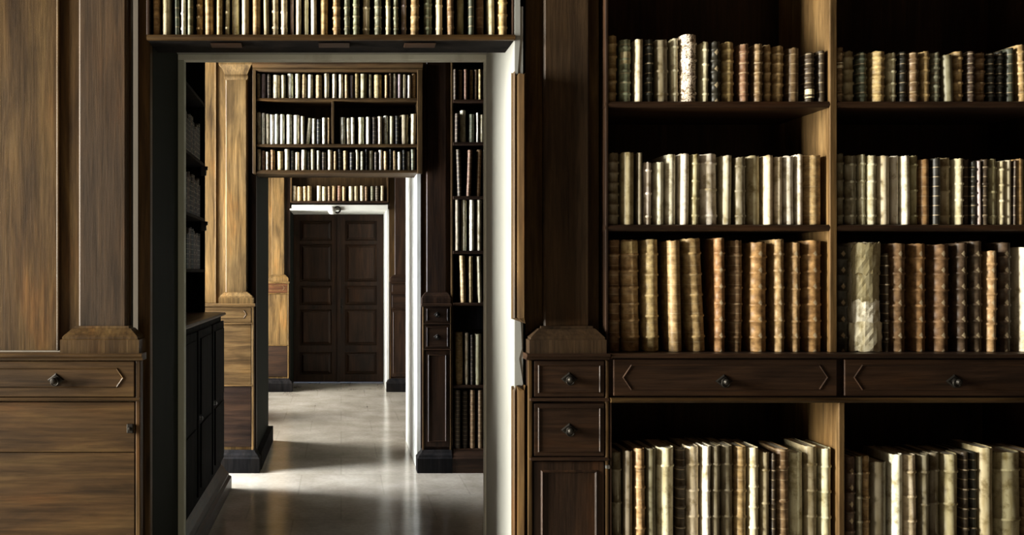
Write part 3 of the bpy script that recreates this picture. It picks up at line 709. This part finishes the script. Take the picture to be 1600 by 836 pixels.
def cross(w, dep, bulge, n):
    """outline from back left round the spine to back right, spine towards -y; y=0 is the spine's crown"""
    pts = [(-w / 2, dep), (-w / 2, bulge + 0.010)]
    for i in range(n + 1):
        a = math.pi * (1 - i / n)
        pts.append((w / 2 * 0.985 * math.cos(a), bulge * (1 - math.sin(a) ** 0.85 if False else 1 - math.sin(a))))
    pts += [(w / 2, bulge + 0.010), (w / 2, dep)]
    return pts

def cover_bm(bm, w, h, dep, bulge, bands, n, rg, t=0.0028, mat_i=0):
    zs = [(0, 0), (0.004, 0)]
    if bands:
        for k in range(bands):
            zc = h * (0.13 + 0.74 * k / (bands - 1) if bands > 1 else 0.5)
            zs += [(zc - 0.0052, 0), (zc - 0.0030, 0.0036), (zc + 0.0030, 0.0036), (zc + 0.0052, 0)]
    else:
        zs += [(h * 0.33, 0), (h * 0.66, 0)]
    zs += [(h - 0.004, 0), (h, 0)]
    base = cross(w, dep, bulge, n)
    cen = (0, bulge + 0.012)
    P = len(base)
    outer, inner = [], []
    ph = rg.uniform(0, 6.28); amp = rg.uniform(0, 0.0012)
    cap = [rg.uniform(-0.0015, 0.0022) for _ in range(P)]
    for li, (z, e) in enumerate(zs):
        ro, ri = [], []
        sh = amp * math.sin(ph + z * 14)
        for i, (x, y) in enumerate(base):
            spine = 2 <= i <= P - 3
            ee = e if spine and 3 <= i <= P - 4 else 0
            dv = Vector((x - cen[0], y - cen[1]));
            if dv.length > 1e-6: dv.normalize()
            xo, yo = x + dv.x * ee, y + dv.y * ee
            zz = z + (cap[i] if (li == len(zs) - 1 and spine) else 0)
            ro.append(bm.verts.new((xo + sh, yo, zz)))
            xi = x - (t if x > 0 else -t) if not spine else x * (1 - 2 * t / w)
            yi = y if not spine else y + t * (1 - y / max(bulge, 1e-4) * 0.6)
            ri.append(bm.verts.new((xi + sh, yi, zz)))
        outer.append(ro); inner.append(ri)
    fs = []
    for a, b in zip(range(len(zs) - 1), range(1, len(zs))):
        for i in range(P - 1):
            fs.append(bm.faces.new((outer[a][i], outer[a][i + 1], outer[b][i + 1], outer[b][i])))
            fs.append(bm.faces.new((inner[a][i + 1], inner[a][i], inner[b][i], inner[b][i + 1])))
        for i, s in ((0, 1), (P - 1, -1)):
            q = (outer[a][i], outer[b][i], inner[b][i], inner[a][i])
            fs.append(bm.faces.new(q if s > 0 else q[::-1]))
    for li, s in ((0, 1), (len(zs) - 1, -1)):
        for i in range(P - 1):
            q = (outer[li][i], inner[li][i], inner[li][i + 1], outer[li][i + 1])
            fs.append(bm.faces.new(q if s > 0 else q[::-1]))
    for f in fs: f.material_index = mat_i; f.smooth = True
    return fs

def pages_bm(bm, w, h, dep, bulge, mat_i=0, inset=0.004):
    t = 0.0034
    pts = [(-w / 2 + t, dep - 0.004)]
    for i in range(7):
        a = math.pi * (1 - i / 6)
        pts.append(((w / 2 - t) * math.cos(a), bulge + 0.006 - bulge * 0.75 * math.sin(a)))
    pts.append((w / 2 - t, dep - 0.004))
    a = [bm.verts.new((x, y, inset)) for x, y in pts]; b = [bm.verts.new((x, y, h - inset)) for x, y in pts]
    fs = []
    for i in range(len(pts)):
        j = (i + 1) % len(pts); fs.append(bm.faces.new((a[i], a[j], b[j], b[i])))
    fs.append(bm.faces.new(a[::-1])); fs.append(bm.faces.new(b))
    for f in fs: f.material_index = mat_i

LABELS = set()
def make_book(x, y, z, w, h, dep, code, words, row_label, idx, cat, group, detail, lean=0.0, bands=None, plate=None, seed=0, custom=None, rotz=0.0, band_note=True):
    rg = random.Random(seed)
    colr, mk, cname = COLS[code]
    v = rg.uniform(0.86, 1.12)
    colr = tuple(min(0.9, c * v * rg.uniform(0.96, 1.04)) for c in colr)
    if bands is None:
        bands = rg.choice([0, 4, 5, 5]) if mk == 'leather' else (5 if mk == 'tooled' else rg.choice([0, 0, 3, 4]))
        if h > 0.35: bands = bands and bands + 1
    bulge = min(w * rg.uniform(0.50, 0.62), 0.034)
    size = 'slim' if w < (0.021 if detail else 0.030) else ('broad' if w > 0.045 else ('tall' if h > 0.37 else ''))
    lw = 'leaning ' if abs(lean) > 0.03 else ''
    label = custom or ('%s%s%s book, %s from left, %s' % (lw, size + ' ' if size else '', cname, ordinal(idx), row_label))
    label = label.strip()
    if detail:
        t = thing('book', label, 'book', (x, y, z), group)
        bm = bmesh.new(); cover_bm(bm, w, h, dep, bulge, bands, 10, rg)
        bmesh.ops.recalc_face_normals(bm, faces=bm.faces)
        me = bpy.data.meshes.new('cover'); bm.to_mesh(me); bm.free(); me.materials.append(BM[mk])
        c = bpy.data.objects.new('cover', me); COL.objects.link(c); c.parent = t; c.color = (*colr, 1)
        bm = bmesh.new(); pages_bm(bm, w, h, dep, bulge); bmesh.ops.recalc_face_normals(bm, faces=bm.faces)
        me = bpy.data.meshes.new('page_block'); bm.to_mesh(me); bm.free(); me.materials.append(PAPER)
        c = bpy.data.objects.new('page_block', me); COL.objects.link(c); c.parent = t
        if plate:
            z0, z1, pc = plate
            bm = bmesh.new(); n = 8; rows = []
            for zz in (h * z0, h * z1):
                r = []
                for i in range(n + 1):
                    a = math.pi * (0.92 - 0.84 * i / n)
                    r.append((w / 2 * 0.985 * math.cos(a) * 1.02, bulge * (1 - math.sin(a)) - 0.0032, zz))
                rows.append(r)
            va = [bm.verts.new(p) for p in rows[0]]; vb = [bm.verts.new(p) for p in rows[1]]
            vc = [bm.verts.new((p[0] * .98, p[1] + 0.002, p[2])) for p in rows[0]]; vd = [bm.verts.new((p[0] * .98, p[1] + 0.002, p[2])) for p in rows[1]]
            for i in range(n):
                bm.faces.new((va[i], va[i + 1], vb[i + 1], vb[i])); bm.faces.new((vc[i + 1], vc[i], vd[i], vd[i + 1]))
                bm.faces.new((vb[i], vb[i + 1], vd[i + 1], vd[i])); bm.faces.new((va[i + 1], va[i], vc[i], vc[i + 1]))
            bm.faces.new((va[0], vb[0], vd[0], vc[0])); bm.faces.new((va[n], vc[n], vd[n], vb[n]))
            bmesh.ops.recalc_face_normals(bm, faces=bm.faces)
            me = bpy.data.meshes.new('title_label'); bm.to_mesh(me); bm.free(); me.materials.append(BM['vellum'])
            c = bpy.data.objects.new('title_label', me); COL.objects.link(c); c.parent = t; c.color = (*COLS[pc][0], 1)
            c['label'] = '%s patch pasted across the spine' % COLS[pc][2].split()[0]
    else:
        bm = bmesh.new(); cover_bm(bm, w, h, dep, bulge, 0, 6, rg); pages_bm(bm, w, h, dep, bulge, 1)
        bmesh.ops.recalc_face_normals(bm, faces=bm.faces)
        me = bpy.data.meshes.new('book'); bm.to_mesh(me); bm.free(); me.materials.append(BM[mk]); me.materials.append(PAPER)
        t = bpy.data.objects.new('book', me); COL.objects.link(t); t.color = (*colr, 1); t.location = (x, y, z); props(t, label, 'book', group)
    t.rotation_euler = (0, lean, rotz)
    if abs(lean) > 1e-4: t.location.z += w / 2 * abs(math.sin(lean))
    return t

def row(entries, ox, oy, sc, D, ybot, row_label, group, detail, dep, shelf_z=None, yoff=0.012, seed=0, hmax=None, gap=0.0009, wf=1.0, lim=None):
    """entries: (left, right, top, colour[, lean, options]) read off a magnified view with origin (ox, oy) and scale sc"""
    rg = random.Random(seed)
    Dp = D + yoff
    z = shelf_z if shelf_z is not None else Z(ybot, D)
    f = lambda v: X(ox + v / sc, Dp)
    lo = min(f(e[0]) for e in entries); hi = max(f(e[1]) for e in entries)
    nlo, nhi = (max(lo, lim[0]), min(hi, lim[1])) if lim else (lo, hi)
    g = lambda v: nlo + (f(v) - lo) * (nhi - nlo) / (hi - lo)
    for i, e in enumerate(entries):
        a, b, top, code = e[:4]
        opt = e[4] if len(e) > 4 else {}
        xa, xb = g(a), g(b)
        xb = xa + (xb - xa) * wf * rg.uniform(0.94, 1.0) if wf < 1 else xb
        h = Z(oy + top / sc, Dp) - z
        if hmax: h = min(h, hmax)
        lean = opt.get('lean', rg.uniform(-0.004, 0.004) if detail else 0.0)
        extra = abs(math.sin(lean)) * h * 0.5
        w = (xb - xa) - gap
        x = (xa + xb) / 2
        if 'lean' in opt: x -= math.sin(lean) * h * 0.5
        yo = Dp + rg.uniform(-0.006, 0.010) + opt.get('dy', 0)
        make_book(x, yo, z + 0.0004, max(w, 0.008), h, min(dep, D + 0.5 - yo), code, '', row_label, opt.get('idx', i + 1), 'book', group, detail, lean=lean,
                  bands=opt.get('bands'), plate=opt.get('plate'), seed=seed * 100 + i, custom=opt.get('label'))

LB, RB = 'large bookcase left bay', 'large bookcase right bay'
A1 = [(66, 150, 62, 't'), (153, 243, 90, 'g', {'plate': (.62, .80, 'l')}), (246, 315, 92, 'c'), (318, 385, 92, 'k'), (388, 498, 92, 'e'), (500, 560, 82, 'c'),
      (562, 690, 60, 'm', {'label': 'tallest mottled white book with cracked binding on the top shelf'}), (697, 758, 108, 'c'), (760, 840, 108, 'K'), (845, 945, 108, 'y'), (955, 1035, 122, 'r'),
      (1048, 1122, 125, 'b'), (1128, 1178, 125, 't'), (1185, 1282, 132, 't'), (1288, 1388, 145, 'b'), (1398, 1480, 180, 'd', {'plate': (.08, .26, 'c')}), (1484, 1540, 165, 'd')]
row(A1, 930, 40, 4.21, D1, 158, 'top row, ' + LB, 'old books on the top shelf, left bay', True, 0.15, seed=1, lim=(bx0 + 0.014, bxm0 - 0.003), wf=0.84)
B1_ = [(80, 152, 75, 'b', {'plate': (.62, .72, 'c')}), (158, 264, 100, 'l'), (270, 368, 112, 'h'), (378, 514, 105, 'y'), (518, 600, 115, 'c'), (603, 672, 110, 'k'), (676, 774, 115, 'b'),
       (778, 862, 105, 't'), (868, 950, 112, 'g'), (955, 1046, 135, 'e', {'lean': -0.035}), (1050, 1140, 105, 't'), (1150, 1218, 108, 'd'), (1225, 1320, 112, 'b'), (1322, 1398, 115, 'k'),
       (1400, 1472, 100, 'k'), (1478, 1556, 75, 'h'), (1562, 1640, 48, 't', {'lean': -0.04}), (1652, 1740, 90, 'd')]
row(B1_, 1290, 60, 5.16, D1, 158, 'top row, ' + RB, 'old books on the top shelf, right bay', True, 0.15, seed=2, lim=(bxm1 + 0.003, bx1 - 0.003), wf=0.86)
A2 = [(76, 166, 80, 'e', {'bands': 6}), (169, 268, 78, 'l'), (272, 311, 80, 'e'), (315, 378, 142, 'w'), (394, 466, 140, 'w'), (470, 552, 88, 'w'), (560, 636, 85, 'w'), (640, 700, 88, 'l'),
      (705, 842, 85, 'w', {'label': 'widest white vellum book on the second shelf, large bookcase left bay'}), (846, 926, 95, 'c'), (932, 1012, 108, 'e'),
      (1016, 1120, 98, 'l', {'label': 'scuffed olive book with a mottled spine amid white ones, left bay'}), (1122, 1189, 98, 'c'), (1192, 1256, 105, 'c'), (1259, 1335, 100, 'w'), (1338, 1392, 90, 'w'),
      (1400, 1538, 95, 'y', {'label': 'broad golden tan book against the lit divider, second row, left bay'})]
row(A2, 930, 220, 4.21, D1, 351, 'second row, ' + LB, 'vellum books on the second shelf, left bay', True, 0.18, seed=3, lim=(bx0 + 0.014, bxm0 - 0.003), wf=0.92)
B2_ = [(95, 166, 105, 'e'), (170, 285, 120, 'e'), (288, 342, 110, 'c'), (346, 428, 118, 'c'), (432, 547, 122, 'c'), (552, 612, 120, 'w'), (618, 700, 122, 'w'), (704, 772, 120, 'l'), (777, 868, 150, 'o'),
       (872, 940, 140, 'k'), (943, 1050, 135, 'l'), (1055, 1130, 145, 'c'), (1132, 1180, 150, 'd'), (1182, 1223, 165, 'k'), (1226, 1260, 165, 'p'), (1263, 1318, 150, 'd'), (1320, 1398, 150, 'l'),
       (1402, 1455, 165, 'c'), (1458, 1516, 155, 'c'), (1519, 1544, 160, 'd'), (1547, 1612, 145, 't'), (1616, 1700, 150, 'l')]
row(B2_, 1290, 220, 5.16, D1, 351, 'second row, ' + RB, 'vellum books on the second shelf, right bay', True, 0.18, seed=4, lim=(bxm1 + 0.003, bx1 - 0.003), wf=0.92)
A3 = [(98, 186, 62, 'b'), (190, 328, 62, 't', {'plate': (.88, .985, 'y'), 'lean': -0.012}), (334, 462, 60, 'y', {'lean': -0.012}), (490, 590, 68, 't', {'lean': -0.02}),
      (612, 752, 55, 't', {'lean': -0.045, 'label': 'leaning mottled tan folio, fifth along the third shelf, left bay'}), (795, 880, 52, 'O'), (908, 1003, 65, 'b'), (1028, 1172, 80, 'O', {'label': 'broad orange-brown folio with dark right half, third shelf, left bay'}),
      (1184, 1268, 60, 'T'), (1295, 1372, 80, 'T'), (1388, 1530, 68, 'O')]
row(A3, 930, 360, 4.18, D1, 553, 'third row, ' + LB, 'leather folios on the third shelf, left bay', True, 0.24, shelf_z=ZL1, seed=5, lim=(bx0 + 0.014, bxm0 - 0.003), wf=0.85)
B3_ = [(60, 178, 100, 'K'), None, (390, 428, 150, 'd'), (434, 556, 85, 'B'), (586, 692, 88, 'O'), (714, 852, 92, 'B'), (866, 962, 82, 'D'), (968, 1058, 70, 'D'), (1064, 1142, 135, 'T'), (1148, 1262, 80, 'D'), (1280, 1400, 110, 'c')]
row([(e if len(e) > 4 else e + ({},))[:4] + ({**(e[4] if len(e) > 4 else {}), 'idx': k + 1},) for k, e in enumerate(B3_) if e], 1290, 360, 4.18, D1, 553, 'third row, ' + RB, 'leather folios on the third shelf, right bay', True, 0.24, shelf_z=ZL1, seed=6, lim=(bxm1 + 0.003, bx1 - 0.003), wf=0.86)
# the damaged folio, its spine covered in torn paper
dmg = make_book(X(1290 + 275 / 4.18, D1 + .015), D1 + 0.012, ZL1 + 0.0004, X(360, 3.06) - X(317, 3.06), Z(379, 3.06) - ZL1, 0.24, 'c', '', '', 2, 'book', 'leather folios on the third shelf, right bay', True, bands=0, seed=77,
                custom='damaged pale folio with torn parchment strips around its spine, right bay')
rg = random.Random(9)
for z0, z1, wd, pc in ((0.0, .27, 1.18, 'c'), (.25, .47, 1.0, 'w'), (.46, .72, 0.98, 'l'), (.71, .995, 1.04, 'l')):
    bm = bmesh.new(); H = Z(379, 3.06) - ZL1; W = (X(360, 3.06) - X(317, 3.06)) * wd * 0.5; n = 12
    g = []
    for q in range(7):
        rowv = []
        for i in range(n + 1):
            a = math.pi * (0.98 - 0.96 * i / n)
            jz = rg.uniform(-0.006, 0.006) if q in (0, 6) else 0
            rr = 1 + rg.uniform(-0.03, 0.05)
            zz = max(0.0008, H * (z0 + (z1 - z0) * q / 6) + jz)
            rowv.append((W * math.cos(a) * rr, 0.018 - 0.024 * math.sin(a) * rr, zz))
        g.append(rowv)
    o1 = [[bm.verts.new(p) for p in r] for r in g]; o2 = [[bm.verts.new((p[0] * .95, p[1] + 0.0012, p[2])) for p in r] for r in g]
    for q in range(6):
        for i in range(n):
            bm.faces.new((o1[q][i], o1[q][i + 1], o1[q + 1][i + 1], o1[q + 1][i])); bm.faces.new((o2[q][i + 1], o2[q][i], o2[q + 1][i], o2[q + 1][i + 1]))
    for i in range(n):
        bm.faces.new((o1[6][i], o1[6][i + 1], o2[6][i + 1], o2[6][i])); bm.faces.new((o1[0][i + 1], o1[0][i], o2[0][i], o2[0][i + 1]))
    me = bpy.data.meshes.new('parchment_strip'); bm.to_mesh(me); bm.free(); me.materials.append(BM['vellum'])
    c = bpy.data.objects.new('parchment_strip', me); COL.objects.link(c); c.parent = dmg; c.color = (*COLS[pc][0], 1)
    c['label'] = {'c': 'crumpled cream strip at the foot', 'w': 'whitish torn strip', 'l': 'yellowed strip'}[pc]

A4 = [(76, 150, 200, 'e'), (153, 220, 192, 'e'), (223, 302, 175, 't'), (305, 372, 175, 'e'), (376, 500, 168, 'c', {'label': 'broad cream vellum book with torn band, bottom row, left bay', 'bands': 2}), (505, 575, 178, 'd'),
      (578, 672, 165, 'c', {'bands': 5}), (675, 735, 158, 'w', {'bands': 5}), (738, 800, 158, 'e', {'bands': 5}), (804, 892, 158, 'e', {'bands': 5, 'label': 'dull grey-brown book with pale raised bands, tenth along the bottom left bay'}),
      (895, 981, 165, 't', {'bands': 5}), (984, 1060, 168, 'c', {'bands': 6}), (1063, 1124, 200, 'l', {'bands': 4}), (1127, 1162, 205, 'd', {'bands': 4}), (1166, 1262, 178, 'b', {'bands': 4}),
      (1266, 1365, 205, 'c'), (1368, 1460, 165, 'l'), (1463, 1555, 178, 'c')]
row(A4, 940, 660, 4.21, 3.0, 836, 'bottom row, ' + LB, 'large books on the lowest shelf, left bay', True, 0.18, shelf_z=ZB4, seed=7, lim=(Lx0 + 0.010, Lxm0 - 0.003), wf=0.95)
B4_ = [(104, 186, 255, 'D'), (189, 240, 255, 'e'), (243, 298, 255, 't'), (302, 444, 300, 'e', {'label': 'short dull olive book with crumpled spine, bottom row, right bay'}), (447, 545, 240, 'w'), (550, 655, 245, 'c'), (660, 742, 245, 'e', {'bands': 4}),
       (745, 834, 235, 'e', {'bands': 4}), (840, 975, 240, 'l', {'bands': 4}), (979, 1038, 228, 'd'), (1041, 1100, 228, 'k'), (1105, 1226, 190, 'l'), (1232, 1440, 225, 'l', {'bands': 3, 'label': 'broadest olive tan book at the right end of the bottom row'}), (1446, 1560, 225, 'b')]
row(B4_, 1300, 660, 4.75, 3.0, 836, 'bottom row, ' + RB, 'large books on the lowest shelf, right bay', True, 0.18, shelf_z=ZB4, seed=8, lim=(Lxm1 + 0.003, Lx1 - 0.003), wf=0.95)

O1 = [(92, 166, 't'), (172, 268, 'c'), (276, 330, 'h'), (333, 384, 'w'), (388, 452, 'g'), (458, 526, 't'), (530, 622, 't'), (632, 700, 't'), (703, 751, 'c'), (755, 836, 'c'), (841, 922, 'c'), (930, 1022, 't'),
      (1027, 1090, 'l'), (1094, 1166, 'c'), (1170, 1246, 'c'), (1250, 1293, 'p'), (1297, 1358, 'c'), (1364, 1420, 'c'), (1424, 1494, 'w'), (1500, 1588, 'y')]
O2 = [(10, 102, 't'), (108, 176, 'g'), (182, 258, 'g'), (265, 345, 'c'), (362, 448, 'g'), (455, 515, 'c'), (522, 582, 'g'), (588, 648, 'p'), (666, 764, 't'), (783, 872, 'g'), (880, 960, 'c'), (975, 1050, 'b'),
      (1060, 1142, 'l'), (1150, 1215, 'h'), (1219, 1308, 'b'), (1316, 1396, 'c'), (1402, 1506, 'y')]
rr = random.Random(11)
OD = [(a, b, -170 - rr.uniform(0, 90), c) for a, b, c in O1] + [(a + 1596, b + 1596, -170 - rr.uniform(0, 90), c) for a, b, c in O2]
row(OD, 220, 0, 5.32, D1, 54, 'shelf above the front doorway', 'old books on the shelf over the front doorway', True, 0.13, seed=12, yoff=0.02, gap=0.003, lim=(ox0 + 0.012, ox1 - 0.012), wf=0.82)

# second wall, three tiers over the door
T1 = [(24, 75, 'c'), (79, 118, 'p'), (122, 154, 'd'), (158, 222, 'c'), (226, 264, 'l'), (268, 318, 'w'), (328, 372, 'c'), (376, 414, 't'), (418, 462, 'w'), (474, 528, 'y'), (535, 580, 'c'), (598, 634, 'c'), (642, 685, 'w'),
      (690, 722, 't'), (725, 758, 'p'), (763, 796, 'y'), (800, 860, 'l'), (863, 890, 'c'), (898, 968, 'y'), (980, 1010, 't'), (1013, 1034, 'b'), (1037, 1072, 'c'), (1076, 1108, 'p'), (1110, 1140, 'c'), (1147, 1176, 'w'), (1179, 1214, 't')]
T1 = [(a + 22 if i == 0 else a, b + 0, 68 + (i % 5) * 3, c) for i, (a, b, c) in enumerate(T1)]
G2 = 'second doorway upper tier'
row(T1, 390, 100, 4.64, D2, 153, G2, 'books on the upper tier over the second doorway', False, 0.2, seed=20, lim=(c0 + 0.003, c1 - 0.003), wf=0.9)
T2 = [(50, 85, 350, 'w'), (88, 115, 355, 'w'), (118, 145, 360, 'c'), (148, 178, 365, 'w'), (181, 214, 365, 'w'), (217, 258, 365, 'w'), (266, 312, 368, 'w'), (314, 366, 370, 'w'), (372, 400, 380, 'c'),
      (412, 446, 392, 'c', {'lean': 0.11}), (452, 482, 395, 'w'), (486, 520, 400, 'k'), (525, 562, 390, 'w'), (564, 584, 390, 't'),
      (655, 700, 385, 'w'), (704, 733, 390, 'c'), (735, 765, 388, 'w'), (787, 835, 385, 'c'), (845, 882, 385, 'w'), (886, 925, 385, 'd'), (928, 966, 380, 'c'), (970, 1010, 375, 'w'), (1015, 1052, 378, 'c'), (1055, 1092, 375, 'k'),
      (1096, 1165, 368, 'l'), (1169, 1212, 362, 'c')]
row(T2, 390, 100, 4.64, D2, 225, 'second doorway middle tier', 'pale books on the middle tier over the second doorway', False, 0.2, seed=21, lim=(c0 + 0.003, c1 - 0.003), wf=0.9)
T3 = [(53, 82, 'c'), (86, 115, 'r'), (118, 146, 'c'), (148, 188, 'o'), (200, 249, 'y'), (253, 294, 'c'), (297, 325, 'k'), (328, 362, 'c'), (375, 418, 'c'), (420, 440, 'd'), (443, 480, 'l'), (482, 516, 'w'), (520, 560, 'd'),
      (565, 605, 'c'), (608, 637, 't'), (640, 672, 'k'), (676, 720, 'y'), (723, 764, 'k'), (768, 796, 'c'), (805, 835, 'g'), (838, 860, 'k'), (862, 900, 'c'), (905, 932, 'd'), (935, 968, 'w'), (971, 1010, 't'), (1012, 1035, 'k'),
      (1038, 1068, 'y'), (1071, 1106, 'w'), (1109, 1135, 'k'), (1138, 1166, 'c'), (1170, 1204, 'g')]
T3 = [(a, b, 618 + (i * 7 % 5) * 5, c) for i, (a, b, c) in enumerate(T3)]
row(T3, 390, 100, 4.64, D2, 265.5, 'second doorway lower tier', 'books on the lower tier over the second doorway', False, 0.2, seed=22, lim=(c0 + 0.003, c1 - 0.003), wf=0.9)
# far wall
T4 = [(38, 55, 'c'), (56, 76, 't'), (78, 92, 'y'), (93, 110, 't'), (128, 145, 'c'), (146, 165, 'c'), (167, 180, 'b'), (181, 200, 't'), (202, 218, 'r'), (220, 234, 't'), (243, 262, 'c'), (263, 280, 'l'), (285, 300, 'c'), (301, 315, 'b'), (322, 338, 'g'), (340, 356, 'd'), (358, 373, 'c')]
T4 = [(a, b, 47 + (i * 3 % 4), c) for i, (a, b, c) in enumerate(T4)]
row(T4, 440, 270, 2.32, D3, 314, 'shelf above the farthest door', 'books on the shelf over the farthest door', False, 0.11, seed=23, lim=(s0 + 0.003, s1 - 0.003), wf=0.9)
# right-hand case of the second room
RR = {
    'r1': (156.5, 'highest row', [(48, 64, 50, 'd'), (69, 88, 52, 'b'), (92, 112, 50, 'r'), (118, 136, 52, 't'), (139, 153, 50, 'b'), (155, 172, 50, 'y'), (175, 192, 50, 'b')]),
    'r2': (223, 'second row', [(58, 78, 235, 'd'), (80, 110, 222, 'c'), (116, 146, 238, 'g'), (148, 158, 232, 'w'), (160, 186, 240, 'c')]),
    'r3': (307, 'third row', [(66, 88, 388, 'd', {'lean': -0.03}), (108, 132, 390, 'r', {'lean': 0.04}), (150, 172, 388, 'o', {'lean': 0.03}), (180, 200, 388, 'b')]),
    'r4': (392, 'fourth row', [(60, 82, 600, 'e'), (85, 112, 600, 'c'), (118, 143, 600, 'w'), (149, 174, 600, 'c')]),
    'r5': (473, 'fifth row', [(80, 108, 835, 't', {'lean': -0.03}), (114, 138, 837, 'y'), (150, 176, 838, 'c', {'lean': -0.03})]),
}
for k, (yb, nm, ent) in RR.items():
    row(ent, 690, 90, 2.7, D2 - 0.035, yb, nm + ', second room right bookcase', 'books in the right bookcase of the second room', False, 0.2, yoff=0.004, shelf_z=Z(yb, D2), seed=30 + int(k[1]), lim=(q0 + 0.018, 9), wf=0.85)
row([(57, 88, 343, 't'), (91, 106, 345, 'c'), (112, 126, 352, 'd'), (128, 160, 350, 'l')], 690, 380, 2.46, D2 - 0.035, 601, 'sixth row, second room right bookcase', 'books in the right bookcase of the second room', False, 0.2, yoff=0.004, shelf_z=Z(601, D2), seed=36, lim=(q0 + 0.018, 9), wf=0.9)
row([(52, 78, 565, 'd'), (82, 106, 568, 'd'), (110, 134, 565, 'b'), (140, 162, 566, 'b')], 690, 380, 2.46, D2 - 0.035, 699.5, 'lowest row, second room right bookcase', 'books in the right bookcase of the second room', False, 0.2, yoff=0.004, shelf_z=Z(699.5, D2), seed=37, lim=(q0 + 0.018, 9), wf=0.85)
# dark bindings in the edge-on case of the second room, spines towards the passage
rg = random.Random(44)
for si, (z, nm) in enumerate(((SH6[0], 'lower'), (SH6[1], 'middle'), (SH6[2], 'upper'))):
    y = 6.33; k = 0
    while y > 5.62 and k < 12:
        wd = rg.uniform(0.035, 0.06); k += 1
        make_book(ux - 0.03, y - wd / 2, z + 0.0004, wd, rg.uniform(0.22, 0.29), 0.17, rg.choice('dkDdk'), '', nm + ' shelf of the edge-on dark bookcase', k, 'book', 'dark books in the edge-on bookcase', False, seed=900 + si * 20 + k, rotz=math.pi / 2,
                  custom='dark book on the %s shelf of the edge-on bookcase, %s from its far end' % (nm, ordinal(k)))
        y -= wd + 0.002
